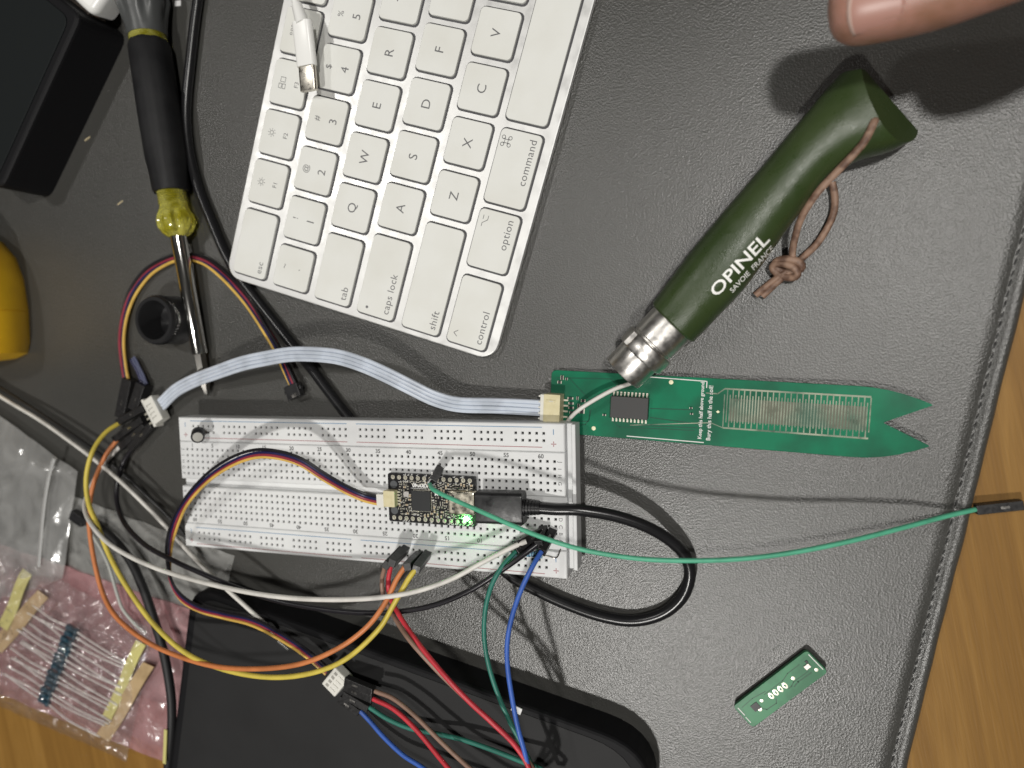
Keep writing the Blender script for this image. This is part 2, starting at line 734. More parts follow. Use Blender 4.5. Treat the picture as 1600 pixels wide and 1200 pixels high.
def mat_sheet():
    """one closed sheet, 3 mm thick, with a raised hem along the right and near edges"""
    g = MB()
    prof = [(-620, 0), (-9, 0), (-6.4, 0.1), (-5.4, -0.55), (-4.4, -0.6), (-3.6, 0.1), (-2.4, 0.35), (-1.2, 0.1), (-0.4, -0.6), (0, -1.8), (-0.2, -3)]
    # position of profile along both axes (right hem and near hem), built as a grid
    us = [p[0] for p in prof]
    hz = [p[1] for p in prof]
    vsn = [0.2, 0, 0.4, 1.2, 2.4, 3.6, 4.4, 5.4, 6.4, 9, 560]
    vh = [-3, -1.8, -0.7, 0.1, 0.35, 0.1, -0.6, -0.55, 0.05, 0, 0]
    # subdivide the hem along its length so that it undulates a little
    def cut(a):
        return a
    rows = []
    vlist = []
    for a, b in zip(vsn, vh):
        vlist.append((a, b))
    last = vlist.pop()
    k = 9
    while k < 560:
        k += 3.1
        vlist.append((k, 0))
    nu = len(us)
    for (v, h) in vlist:
        for i, u in enumerate(us):
            z = min(hz[i], h) if (hz[i] < 0 or h < 0) else max(hz[i], h)
            if i >= 3 and v > 9:
                z += 0.16 * noise.noise(Vector((v * 0.12, i * 0.3, 0)))
                uu = u + 0.35 * noise.noise(Vector((v * 0.06, 5, 0)))
                if us[i] in (-5.4, -4.4):
                    z += 0.28 * (1 if int(v / 3.1) % 2 else -1)
            else:
                uu = u
            p = corner + en * uu + ed * v
            rows.append(Vector((p.x, p.y, z)))
    nv = len(vlist)
    fs = [(j * nu + i, j * nu + i + 1, (j + 1) * nu + i + 1, (j + 1) * nu + i) for j in range(nv - 1) for i in range(nu - 1)]
    g.add(rows, fs, 0, True)
    return g


mat_sheet().build('leather_sheet', M_LEATHER, root, sharp=85)
g = MB()
v = 10.0
while v < 380:
    p = corner + en * (-4.9) + ed * v
    q = p + ed * 2.1 + en * 0.3
    g.sweep([p + Vector((0, 0, -0.62)), (p + q) / 2 + Vector((0, 0, -0.2)), q + Vector((0, 0, -0.62))], 0.22, 5)
    v += 3.1
st = g.build('stitching', M_STITCH, root)
# ------------------------------------------------------------------ keyboard
KX, KY, KA = 54.354, 48.680, 1.25751
root = thing('keyboard', 'white computer keyboard in a thin silver aluminium frame, left part visible', 'keyboard', (KX, KY, 0), KA)
KW, KD = 278.9, 116.9


def kz(q):
    return 3.6 + q / KD * 6.5


tilt = math.atan2(6.5, KD)
KM = Matrix.Translation((0, 0, 3.6)) @ Matrix.Rotation(tilt, 4, 'X')
b = MB()
b.slab(rrect(KW, KD, 6.5, 6, KW / 2, KD / 2), -2.4, 0, 0.35, M=KM)
b.slab(rrect(KW - 12, 14, 4, 4, KW / 2, KD - 9), -9.0, -2.2, 0, M=KM)
b.build('frame', M_ALU, root, local=True)


def legend_glyph(g, kind, cx, cy, z, sc=1.0):
    wd = 0.2
    if kind == 'sun':
        stroke(g, circle(cx, cy, 0.75 * sc, 10), wd, z, KM)
        for k in range(8):
            a = k * PI / 4
            stroke(g, [(cx + 1.15 * sc * math.cos(a), cy + 1.15 * sc * math.sin(a)), (cx + 1.6 * sc * math.cos(a), cy + 1.6 * sc * math.sin(a))], wd, z, KM)
    elif kind == 'views':
        for (dx, dy, ww, hh) in ((-1.5, 0.7, 1.7, 1.2), (-1.5, -0.9, 1.7, 1.2), (0.9, -0.1, 1.7, 2.0)):
            x0, y0 = cx + dx, cy + dy
            stroke(g, [(x0 - ww / 2, y0 - hh / 2), (x0 + ww / 2, y0 - hh / 2), (x0 + ww / 2, y0 + hh / 2), (x0 - ww / 2, y0 + hh / 2), (x0 - ww / 2, y0 - hh / 2)], wd, z, KM)
    elif kind == 'grid':
        for i in range(3):
            for j in range(2):
                x0, y0 = cx - 1.4 + i * 1.4, cy - 0.7 + j * 1.4
                stroke(g, circle(x0, y0, 0.45, 6), wd, z, KM)
    elif kind == 'command':
        r = 0.62 * sc
        s_ = 0.62 * sc
        for sx in (-1, 1):
            for sy in (-1, 1):
                stroke(g, circle(cx + sx * (s_ + r), cy + sy * (s_ + r), r, 10), 0.22, z, KM)
            stroke(g, [(cx + sx * s_, cy - s_ - r), (cx + sx * s_, cy + s_ + r)], 0.22, z, KM)
            stroke(g, [(cx - s_ - r, cy + sx * s_), (cx + s_ + r, cy + sx * s_)], 0.22, z, KM)
    elif kind == 'option':
        stroke(g, [(cx - 2, cy + 0.9), (cx - 0.8, cy + 0.9), (cx + 0.6, cy - 0.9), (cx + 2, cy - 0.9)], 0.22, z, KM)
        stroke(g, [(cx + 0.6, cy + 0.9), (cx + 2, cy + 0.9)], 0.22, z, KM)
    elif kind == 'ctrl':
        stroke(g, [(cx - 1.1, cy - 0.6), (cx, cy + 0.8), (cx + 1.1, cy - 0.6)], 0.24, z, KM)
    elif kind == 'dot':
        g.add([(x, y, z) for x, y in circle(cx, cy, 0.55, 10)[:-1]], [tuple(range(10))], 0, False, KM)


KROWS = [(11.8, 15.4), (30.55, 15.2), (49.65, 15.4), (68.5, 15.2), (87.4, 15.3), (106.1, 14.8)]
keys = []


def key(row, p0, p1, legs, hh=None, dq=0):
    keys.append((row, p0, p1, legs, hh, dq))


key(0, 2.4, 27.3, [('g', 'ctrl', 'tl'), ('w', 'control', 'bl')])
key(0, 31.0, 51.8, [('g', 'option', 'tr'), ('w', 'option', 'br')])
key(0, 54.4, 80.2, [('g', 'command', 'tr'), ('w', 'command', 'br')])
key(0, 83.5, 176.5, [])
key(0, 179.8, 205.6, [('g', 'command', 'tl'), ('w', 'command', 'bl')])
key(0, 208.9, 229.0, [('g', 'option', 'tl'), ('w', 'option', 'bl')])
key(1, 2.5, 42.0, [('w', 'shift', 'bl')])
for i, ch in enumerate('ZXCVBNM'):
    key(1, 45.2 + 19 * i, 61.1 + 19 * i, [('c', ch)])
for i, (a, b_) in enumerate((('<', ','), ('>', '.'), ('?', '/'))):
    key(1, 178.2 + 19 * i, 194.1 + 19 * i, [('n', a, b_)])
key(1, 235.2, 276.4, [('w', 'shift', 'br')])
key(2, 2.7, 32.6, [('g', 'dot', 'dot'), ('w', 'caps lock', 'bl')])
for i, ch in enumerate('ASDFGHJKL'):
    key(2, 35.9 + 19 * i, 52.0 + 19 * i, [('c', ch)])
for i, (a, b_) in enumerate(((':', ';'), ('"', "'"))):
    key(2, 206.9 + 19 * i, 223 + 19 * i, [('n', a, b_)])
key(2, 244.9, 276.4, [('w', 'return', 'br')])
key(3, 2.9, 28.2, [('w', 'tab', 'bl')])
for i, ch in enumerate('QWERTYUIOP'):
    key(3, 31.4 + 19 * i, 47.4 + 19 * i, [('c', ch)])
for i, (a, b_) in enumerate((('{', '['), ('}', ']'))):
    key(3, 221.4 + 19 * i, 237.4 + 19 * i, [('n', a, b_)])
key(3, 259.4, 276.4, [('n', '|', '\\')])
for i, (a, b_) in enumerate((('~', '`'), ('!', '1'), ('@', '2'), ('#', '3'), ('$', '4'), ('%', '5'), ('^', '6'), ('&', '7'), ('*', '8'), ('(', '9'), (')', '0'), ('_', '-'), ('+', '='))):
    key(4, 3.1 + 19 * i, 18.9 + 19 * i, [('n', a, b_)])
key(4, 250.1, 276.4, [('w', 'delete', 'br')])
key(5, 3.1, 28.5, [('w', 'esc', 'bl')])
for i in range(12):
    key(5, 31.5 + 19.05 * i, 47.9 + 19.05 * i, [('g', ('sun', 'sun', 'views', 'grid', 'sun', 'sun', '', '', '', '', '', '')[i], 'ct'), ('f', 'F%d' % (i + 1))])
wells = MB()
for (row, p0, p1, legs, hh, dq) in keys:
    q, h = KROWS[row]
    cx, ww = (p0 + p1) / 2, p1 - p0
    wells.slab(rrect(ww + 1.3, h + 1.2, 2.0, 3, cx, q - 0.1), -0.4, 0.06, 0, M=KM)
    k = MB()
    k.slab(rrect(ww, h, 1.7, 4, cx, q), 0.0, 1.25, 0.22, M=KM, seg=2)
    ko = k.build('key', M_KEY, root, local=True, sharp=60)
    g = MB()
    z = 1.275
    for L_ in legs:
        if L_[0] == 'c':
            put_text(g, L_[1], 4.9, (cx, q), 0, z, 0.0, 0, KM)
        elif L_[0] == 'n':
            put_text(g, L_[1], 3.3, (cx, q + 3.7), 0, z, 0.0, 0, KM)
            put_text(g, L_[2], 4.6 if L_[2].isdigit() else 3.9, (cx, q - 2.9), 0, z, 0.0, 0, KM)
        elif L_[0] == 'f':
            put_text(g, L_[1], 2.5, (cx, q - 3.2), 0, z, 0.0, 0, KM)
        elif L_[0] == 'w':
            left = L_[2] == 'bl'
            put_text(g, L_[1], 3.9 if L_[1] != 'esc' else 3.5, (p0 + 2.0 if left else p1 - 2.0, q - 4.7), 0, z, 0.0, 0, KM, 1.06, None, -1 if left else 1)
        elif L_[0] == 'g' and L_[1]:
            pos = {'tl': (p0 + 3.6, q + 4.6), 'tr': (p1 - 4.3, q + 4.9), 'ct': (cx, q + 2.9), 'dot': (p0 + 2.6, q + 3.6)}[L_[2]]
            legend_glyph(g, L_[1], pos[0], pos[1], z)
    if g.v:
        g.build('legend', M_INK, ko, local=True)
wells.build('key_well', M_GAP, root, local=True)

# ------------------------------------------------------------------ usb cable lying on the keyboard
root = thing('usb_cable', 'white cable with a small silver plug lying across the top row of keyboard keys', 'cable', at(480, 70, 15))
pa, pb, pc, pd = at(472, 34, 17), at(480, 104, 15.5), at(483, 142, 15.2), at(452, -30, 17)
M = frame(pa, pb - pa)
g = MB()
ln = (pb - pa).length
g.slab([(x, y) for x, y in rrect(7.8, 3.7, 1.7, 4)], 0, ln, 0.25, M=frame(pa, pb - pa) @ Matrix(((0, 0, 1, 0), (1, 0, 0, 0), (0, 1, 0, 0), (0, 0, 0, 1))), smooth=True)
g.build('plug_body', mat('plastic_gloss_white', (0.78, 0.78, 0.76), 0.3, spec=0.5), root)
g = MB()
l2 = (pc - pb).length
g.slab([(x, y) for x, y in rrect(7.0, 2.3, 1.1, 4)], 0, l2, 0.15, M=frame(pb, pc - pb) @ Matrix(((0, 0, 1, 0), (1, 0, 0, 0), (0, 1, 0, 0), (0, 0, 0, 1))), smooth=True)
g.build('plug_tip', mat('plug_steel', (0.55, 0.52, 0.46), 0.3, 1.0, bump=(1.2, 0.1, 0.05), rvar=(0.5, 0.2, 0.4)), root)
g = MB()
g.sweep(smooth([pa, lerp(pa, pd, 0.35), pd, at(440, -120, 16), at(400, -260, 12)]), 1.35, 10)
g.build('cord', MATS['plastic_gloss_white'], root)
g = MB()
g.sweep([lerp(pa, pd, -0.05), lerp(pa, pd, 0.42)], [2.5, 1.9], 12)
g.build('strain_relief', MATS['plastic_gloss_white'], root)

# ------------------------------------------------------------------ breadboard
BZ0, BZ = 4.2, 12.5
root = thing('breadboard', 'long white solderless breadboard with numbered holes and red and blue lines', 'breadboard', (0, 0, 0))


def pitted(g, x0, x1, y0, y1, zt, holes_x, holes_y, hs=0.52, depth=2.2, bev=0.35):
    """block whose top face has a square pit at every (hx, hy)"""
    xs = sorted({x0 + bev, x1 - bev} | {x + s_ for x in holes_x for s_ in (-hs, hs)})
    ys = sorted({y0 + bev, y1 - bev} | {y + s_ for y in holes_y for s_ in (-hs, hs)})
    def inh(c, H):
        return any(abs(c - h) < hs for h in H)
    vs_ = [(x, y, zt) for y in ys for x in xs]
    nx = len(xs)
    fs = []
    for j in range(len(ys) - 1):
        for i in range(nx - 1):
            if inh((xs[i] + xs[i + 1]) / 2, holes_x) and inh((ys[j] + ys[j + 1]) / 2, holes_y):
                a, b_, c, d = xs[i], xs[i + 1], ys[j], ys[j + 1]
                t = 0.16
                g.add([(a, c, zt), (b_, c, zt), (b_, d, zt), (a, d, zt), (a + t, c + t, zt - 0.5), (b_ - t, c + t, zt - 0.5), (b_ - t, d - t, zt - 0.5), (a + t, d - t, zt - 0.5),
                       (a + t, c + t, zt - depth), (b_ - t, c + t, zt - depth), (b_ - t, d - t, zt - depth), (a + t, d - t, zt - depth)],
                      [(0, 1, 5, 4), (1, 2, 6, 5), (2, 3, 7, 6), (3, 0, 4, 7)], 0)
                b0 = len(g.v) - 12
                for q in ((4, 5, 9, 8), (5, 6, 10, 9), (6, 7, 11, 10), (7, 4, 8, 11), (8, 9, 10, 11)):
                    g.f.append([b0 + k for k in q])
                    g.m.append(1)
                    g.sm.append(False)
            else:
                fs.append((j * nx + i, j * nx + i + 1, (j + 1) * nx + i + 1, (j + 1) * nx + i))
    g.add(vs_, fs, 0)
    X0_, X1_, Y0_, Y1_ = x0 + bev, x1 - bev, y0 + bev, y1 - bev
    g.add([(X0_, Y0_, zt), (X1_, Y0_, zt), (X1_, Y1_, zt), (X0_, Y1_, zt), (x0, y0, zt - bev), (x1, y0, zt - bev), (x1, y1, zt - bev), (x0, y1, zt - bev),
           (x0, y0, BZ0), (x1, y0, BZ0), (x1, y1, BZ0), (x0, y1, BZ0)],
          [(0, 1, 5, 4), (1, 2, 6, 5), (2, 3, 7, 6), (3, 0, 4, 7), (4, 5, 9, 8), (5, 6, 10, 9), (6, 7, 11, 10), (7, 4, 8, 11), (8, 9, 10, 11)], 0)


cols = [(i - 32) * 2.54 for i in range(1, 64)]
rail_x = []
for gidx in range(10):
    c0 = (gidx - 4.5) * 6.08 * 2.54 + (0.5 if gidx > 4 else -0.5) * 1.0
    rail_x += [c0 + (k - 2) * 2.54 for k in range(5)]
for sgn in (1, -1):
    g = MB()
    y0, y1 = (17.35, 27.3) if sgn > 0 else (-27.3, -17.35)
    pitted(g, -82.5, 82.5, y0, y1, BZ, rail_x, [sgn * 21.2, sgn * 23.74])
    ro = g.build('power_rail', [M_BB, M_HOLE], root)
    b_, r_ = MB(), MB()
    yb = 25.9 if sgn > 0 else -19.0
    yr = 18.9 if sgn > 0 else -26.0
    for (xa, xb) in ((-76.5, -2.5), (1.5, 74.5)):
        b_.box(((xa + xb) / 2, yb, BZ + 0.01), (xb - xa, 0.26, 0.04))
        r_.box(((xa + xb) / 2, yr, BZ + 0.01), (xb - xa, 0.26, 0.04))
    for xe in (-79, 78.6):
        b_.box((xe, yb - 1.6, BZ + 0.01), (0.3, 1.9, 0.04))
        r_.box((xe, yr + (1.2 if sgn > 0 else 1.4), BZ + 0.01), (1.9, 0.3, 0.04))
        r_.box((xe, yr + (1.2 if sgn > 0 else 1.4) + 0.6, BZ + 0.01), (0.3, 0.65, 0.036))
        r_.box((xe, yr + (1.2 if sgn > 0 else 1.4) - 0.6, BZ + 0.01), (0.3, 0.65, 0.036))
    b_.build('blue_line', M_BLUE, ro)
    r_.build('red_line', M_RED, ro)
g = MB()
for sgn in (1, -1):
    ys = [sgn * (3.81 + 2.54 * k) for k in range(5)]
    pitted(g, -82.5, 82.5, *((1.55, 17.2) if sgn > 0 else (-17.2, -1.55)), BZ, cols, ys)
g.box((0, 0, (BZ0 + BZ - 2.4) / 2), (165, 3.3, BZ - 2.4 - BZ0))
mo = g.build('terminal_block', [M_BB, M_HOLE], root)
g = MB()
for n in [1] + list(range(5, 61, 5)):
    put_text(g, str(n), 2.1, ((n + 0.95 - 32) * 2.54 + 0.4, 15.75), 0, BZ + 0.03, 0.05)
    put_text(g, str(n), 2.1, ((61.7 - n - 32) * 2.54 + 0.2, -15.8), PI, BZ + 0.03, 0.05)
for k, ch in enumerate('JIHGF'):
    for xe in (-81, 80.6):
        put_text(g, ch, 1.9, (xe, 13.97 - 2.54 * k), -PI / 2, BZ + 0.03)
for k, ch in enumerate('EDCBA'):
    for xe in (-81, 80.6):
        put_text(g, ch, 1.9, (xe, -3.81 - 2.54 * k), -PI / 2, BZ + 0.03)
g.build('printed_numbers', M_PRINT, mo)
g = MB()
g.slab([(82.52, -24.5), (84.6, -24.5), (84.6, 27.0), (82.52, 27.0)], BZ0, BZ - 3.2, 0.3)
g.slab([(84.62, -24.4), (86.0, -24.4), (86.0, 26.9), (84.62, 26.9)], BZ0, BZ - 1.2, 0.3)
g.build('side_ledge', M_BB, root)
g = MB()
g.slab([(-81, -26), (72, -26), (72, 26), (-81, 26)], 2.6, BZ0 - 0.02, 0)
g.build('foam_backing', M_FOAM, root)

# ------------------------------------------------------------------ capacitor standing in the breadboard
p0, p1 = at(317, 678, BZ), at(311, 680, BZ)
base = at(325, 677, BZ + 1.2)
top = at(312, 672, BZ + 8)
root = thing('capacitor', 'small black electrolytic capacitor leaning in the top left corner of breadboard', 'capacitor', base)
d = Vector((0.62, -0.18, 0.75))
c0 = at(310, 676, BZ + 3.0)
g = MB()
g.lathe([(0, 2.1), (0.3, 2.6), (0.9, 2.6), (1.1, 2.35), (1.3, 2.6), (5.6, 2.6), (5.9, 2.35)], c0, d, 24)
g.build('sleeve', M_BLACKP, root)
g = MB()
g.lathe([(5.88, 1.95), (5.97, 1.9), (5.98, 0.02)], c0, d, 20)
g.build('can_top', mat('can_alu', (0.55, 0.54, 0.5), 0.4, 0.9), root)
for dx in (-1.2, 1.2):
    g = MB()
    a = c0 + Vector((0, dx, 0))
    g.sweep(smooth([a, a + Vector((-1.6, 0, 0.1)), Vector((a.x - 2.6, a.y, BZ + 0.3)), Vector((a.x - 2.8, a.y, BZ - 1))], 0.5), 0.25, 6)
    g.build('lead', M_METAL, root)


# ------------------------------------------------------------------ microcontroller board
MC = (at(605, 741, 16) + at(741, 746, 16) + at(739, 822, 16) + at(609, 816, 16)) / 4
MC.z = 0
ZB = 15.2
root = thing('microcontroller_board', 'small black circuit board with a chip and glowing green light on breadboard', 'circuit board', (MC.x, MC.y, ZB), -0.004)
LW, LH = 34.6, 18.2
M_PCBB = mat('solder_mask_black', (0.011, 0.011, 0.012), 0.3, spec=0.5, bump=(2.5, 0.15, 0.04))
M_SILK = mat('silk_white', (0.7, 0.7, 0.68), 0.6)
g = MB()
g.slab(rrect(LW, LH, 0.8, 3), -1.5, 0, 0.05)
g.build('board', M_PCBB, root, local=True)
g = MB()
for sy in (-1, 1):
    g.box((1.0, sy * 7.6, -1.8), (31.5, 2.2, 2.2))
g.build('pin_header', M_BLACKP, root, local=True)
pads = MB()
for sy in (-1, 1):
    for k in range(13):
        x = -15.2 + 2.54 * k
        if sy < 0 and 24 < 0:
            continue
        pads.slab(rrect(1.5, 1.6, 0.7, 3, x, sy * 7.6), 0.0, 0.06, 0)
        pads.lathe([(0, 0.62), (0.35, 0.5), (0.6, 0.28), (0.75, 0.02)], (x, sy * 7.6, 0.05), (0, 0, 1), 8)
pads.build('solder_pads', M_GOLD, root, local=True)
g = MB()
g.slab(rrect(7.4, 7.4, 0.2, 1, -3.7, -0.6), 0.06, 0.95, 0.06)
g.build('chip', mat('epoxy_black', (0.02, 0.021, 0.022), 0.42, bump=(3, 0.1, 0.03)), root, local=True)
g = MB()
for k in range(14):
    for (ax, ay, hx, hy) in ((-3.7 + (k - 6.5) * 0.5, -4.45, 0.22, 0.5), (-3.7 + (k - 6.5) * 0.5, 3.25, 0.22, 0.5), (0.15, -0.6 + (k - 6.5) * 0.5, 0.5, 0.22), (-7.55, -0.6 + (k - 6.5) * 0.5, 0.5, 0.22)):
        g.box((ax, ay, 0.04), (hx, hy, 0.06))
g.build('chip_pins', M_GOLD, root, local=True)
tan = mat('smd_tan', (0.36, 0.27, 0.17), 0.5)
tin, body, dark, silk = MB(), MB(), MB(), MB()
rnd = random.Random(3)
spots = []
tries = 0
while len(spots) < 120 and tries < 6000:
    tries += 1
    x, y = rnd.uniform(-12.6, 16.2), rnd.uniform(-6.2, 6.3)
    if (-8.2 < x < 0.7 and -4.9 < y < 3.6) or (x > 7.4 and -3.6 < y < 3.9) or (-8.5 < x < -1.8 and 3.4 < y < 5.6) or (0.6 < x < 3.6 and 1.2 < y < 3.9):
        continue
    hor = rnd.random() < 0.5
    w_, h_ = (1.15, 0.6) if hor else (0.6, 1.15)
    if any(abs(x - a) < (w_ + c) / 2 + 0.16 and abs(y - b2) < (h_ + e) / 2 + 0.16 for a, b2, c, e in spots):
        continue
    spots.append((x, y, w_, h_))
    (body if rnd.random() < 0.22 else dark).box((x, y, 0.24), (w_ * 0.62 if hor else w_, h_ if hor else h_ * 0.62, 0.44))
    for s_ in (-1, 1):
        o = Vector((s_ * w_ * 0.36, 0, 0)) if hor else Vector((0, s_ * h_ * 0.36, 0))
        tin.box((x + o.x, y + o.y, 0.2), (0.34 if hor else w_ * 1.1, h_ * 1.1 if hor else 0.34, 0.42))
for k in range(90):
    x, y = rnd.uniform(-12.5, 16), rnd.choice((-6.1, -6.35, 5.9, 6.2, -8.7, 8.6, rnd.uniform(-5, 5)))
    if -8 < x < 0.6 and -5 < y < 5.4:
        continue
    silk.box((x, y, 0.03), (rnd.uniform(0.3, 1.1), 0.18, 0.03))
    silk.box((x + 0.4, y + 0.3, 0.032), (0.16, rnd.uniform(0.3, 0.7), 0.03))
body.build('capacitors', tan, root, local=True)
dark.build('resistors', mat('smd_dark', (0.02, 0.02, 0.022), 0.4), root, local=True)
tin.build('solder_joints', M_GOLD, root, local=True)
put_text(silk, 'KB2040', 1.95, (-4.2, 5.0), PI, 0.04, 0.09)
star = []
for k in range(10):
    r = 1.25 if k % 2 == 0 else 0.62
    star.append((2.2 + r * math.cos(k * PI / 5 + 0.3), 2.4 + r * math.sin(k * PI / 5 + 0.3), 0.03))
silk.add(star, [tuple(range(10))])
silk.box((-4, 3.85, 0.032), (8, 0.14, 0.03))
silk.box((11, 4.35, 0.032), (9, 0.14, 0.03))
silk.build('silkscreen', M_SILK, root, local=True)
for sy in (1, -1):
    g = MB()
    g.lathe([(0, 1.45), (0.12, 1.45), (0.13, 0.02)], (-14.9, sy * 4.9, 0.0), (0, 0, 1), 20)
    g.build('mounting_hole', mat('hole_grey', (0.07, 0.075, 0.08), 0.6), root, local=True)
g = MB()
g.slab(rrect(10.0, 8.4, 0.9, 4, 13.0, 0.1), 0.05, 3.2, 0.5, smooth=True)
uc = g.build('usb_socket', mat('socket_steel', (0.6, 0.56, 0.46), 0.3, 1.0, bump=(0.8, 0.25, 0.1), rvar=(0.5, 0.2, 0.42)), root, local=True)
g = MB()
g.box((10.0, -2.0, 3.21), (1.1, 0.9, 0.05))
g.box((10.0, 2.4, 3.21), (1.1, 0.9, 0.05))
g.build('slot', M_HOLE, uc, local=True)
g = MB()
g.box((-15.6, 0, 1.5), (4.6, 6.0, 2.9))
g.build('cable_socket', M_CREAM, root, local=True, bevel=0.2)
g = MB()
for k in range(5):
    g.box((-12.9, -2.2 + 1.1 * k, 0.3), (1.1, 0.5, 0.5))
g.build('socket_pins', M_GOLD, root, local=True)
g = MB()
g.box((-9.6, 1.6, 0.5), (2.1, 2.0, 0.8))
g.build('button', mat('steel_dull', (0.5, 0.48, 0.46), 0.45, 0.8), root, local=True, bevel=0.12)
g = MB()
g.box((13.7, -6.2, 0.45), (1.6, 1.2, 0.8))
led = g.build('led', mat('led_green', (0.2, 0.9, 0.3), 0.3, emit=((0.25, 1.0, 0.3), 42)), root, local=True, bevel=0.15)
led['label'] = 'bright green glowing light'
ll = bpy.data.lights.new('led_glow', 'POINT')
ll.energy = 0.0016
ll.color = (0.02, 1.0, 0.1)
ll.shadow_soft_size = 0.0008
lo = bpy.data.objects.new('led_glow', ll)
C.objects.link(lo)
lo.parent = root
lo.location = (0.0137, -0.0062, 0.0026)

# ------------------------------------------------------------------ black usb lead: plug, loop, under the board and away past the keyboard
pl0, pl1 = at(748, 791, 17.2), at(820, 793, 17.2)
root = thing('usb_lead', 'thick black usb lead plugged into the small board and looping round its end', 'cable', pl0)
ex = (pl1 - pl0).normalized()
MI = Matrix(((0, 0, 1, 0), (1, 0, 0, 0), (0, 1, 0, 0), (0, 0, 0, 1)))
g = MB()
g.slab(rrect(11.2, 6.6, 1.6, 5), 0, (pl1 - pl0).length, 0.5, M=frame(pl0, ex) @ MI, smooth=True)
g.build('plug', M_RUB, root, sharp=30)
g = MB()
q0 = pl1
for k in range(5):
    g.lathe([(k * 1.15 - 0.2, 2.9 - 0.12 * k), (k * 1.15 + 0.5, 2.9 - 0.12 * k), (k * 1.15 + 0.55, 2.3), (k * 1.15 + 1.0, 2.3)], q0, ex, 20)
g.build('strain_relief', M_RUB, root)
loop = [pl1 + ex * 3] + [at(*p) for p in [(868, 796, 16), (905, 797, 15), (960, 806, 12), (1008, 822, 9), (1045, 843, 6), (1070, 868, 4), (1078, 898, 3), (1066, 933, 2.8), (1035, 959, 2.6), (990, 970, 2.4), (940, 963, 2.4), (885, 944, 2.3), (835, 921, 2.3), (795, 898, 2.2), (760, 860, 2.1), (690, 790, 2.1), (600, 710, 2.1), (540, 646, 2.2), (488, 578, 2.3), (430, 505, 2.3), (377, 437, 2.3), (352, 396, 2.4), (330, 345, 2.4), (309, 290, 2.4), (295, 230, 2.4), (291, 170, 2.4), (298, 90, 2.4), (309, 0, 2.4), (325, -90, 2.4), (360, -250, 2.4)]]
g = MB()
g.sweep(smooth(loop, 1.5), 2.05, 14)
g.build('cord', mat('cord_black', (0.011, 0.011, 0.012), 0.27, bump=(0.5, 0.12, 0.15)), root)


# ------------------------------------------------------------------ connectors and wires
def housing(parent, a, b, w_=2.9, name='housing', m_=None, window=True):
    a, b = Vector(a), Vector(b)
    M_ = frame(a, b - a)
    L_ = (b - a).length
    g_ = MB()
    g_.box((L_ / 2, 0, 0), (L_, w_, w_), M_)
    h = g_.build(name, m_ or M_HOUS, parent, bevel=0.18)
    if window:
        g_ = MB()
        g_.box((L_ * 0.6, 0, w_ / 2), (2.3, 0.75, 0.1), M_)
        g_.build('crimp', M_METAL, h)
    return h


def wire(name, label, colour, pts, r=0.85, hs=(), group='jumper wires around the breadboard', cat='wire'):
    P = path(pts)
    base_ = P[0].copy()
    base_.z = 0
    rt = thing(name, label, cat, base_, 0, group)
    g_ = MB()
    g_.sweep(P, r, 10)
    g_.build('insulation', colour, rt)
    for (a, b_) in hs:
        housing(rt, at(*a), at(*b_))
    return rt


J = 'jumper_wire'
wire(J, 'yellow jumper wire in a long loop from the white connector to the board', W_YEL,
     [(188, 660, 6), (165, 676, 12), (145, 705, 18), (135, 745, 21), (138, 785, 23), (152, 820, 25), (172, 870, 27), (200, 920, 29), (240, 975, 30), (290, 1020, 31), (350, 1046, 32), (420, 1058, 32), (485, 1052, 32), (540, 1030, 31), (590, 985, 30), (615, 945, 29), (638, 905, 28), (650, 889, 26)], 0.98,
     [((185, 660, 6), (227, 637, 6)), ((650, 890, 27), (668, 866, BZ))])
wire(J, 'orange jumper wire in a long loop crossing the yellow one', W_ORA,
     [(184, 686, 5), (165, 712, 9), (150, 745, 12), (142, 775, 14), (139, 815, 16), (146, 870, 19), (160, 925, 22), (180, 962, 25), (215, 993, 27), (260, 1018, 29), (330, 1040, 33), (400, 1045, 36), (470, 1037, 37), (530, 1012, 36), (575, 978, 34), (603, 940, 31), (620, 905, 28), (634, 884, 26)], 0.95,
     [((180, 687, 5), (224, 655, 5)), ((636, 886, 27), (656, 866, BZ))])
wire(J, 'white jumper wire sweeping across from the left connector to the right board end', W_WHT,
     [(188, 697, 4), (170, 716, 5), (150, 745, 8), (138, 770, 13), (132, 790, 19), (140, 815, 26), (165, 845, 29), (200, 868, 30), (250, 890, 31), (310, 908, 32), (380, 924, 32), (450, 934, 32), (520, 937, 32), (590, 934, 31), (650, 924, 30), (705, 905, 28), (755, 878, 26), (800, 855, 24), (822, 846, 22)], 0.9,
     [((190, 699, 4), (228, 665, 4)), ((808, 852, 23), (846, 832, 15))])
wire(J, 'black jumper wire sweeping below the white one to the right board end', W_BLK,
     [(207, 700, 4), (193, 722, 4), (184, 752, 5), (183, 785, 8), (195, 818, 14), (225, 850, 20), (265, 873, 24), (320, 898, 26), (380, 922, 26), (440, 940, 25), (500, 951, 25), (560, 957, 25), (620, 956, 25), (680, 945, 25), (735, 922, 25), (785, 890, 24), (820, 865, 22), (840, 850, 20)], 1.0,
     [((205, 701, 4), (238, 664, 4)), ((842, 851, 21), (850, 826, BZ))])
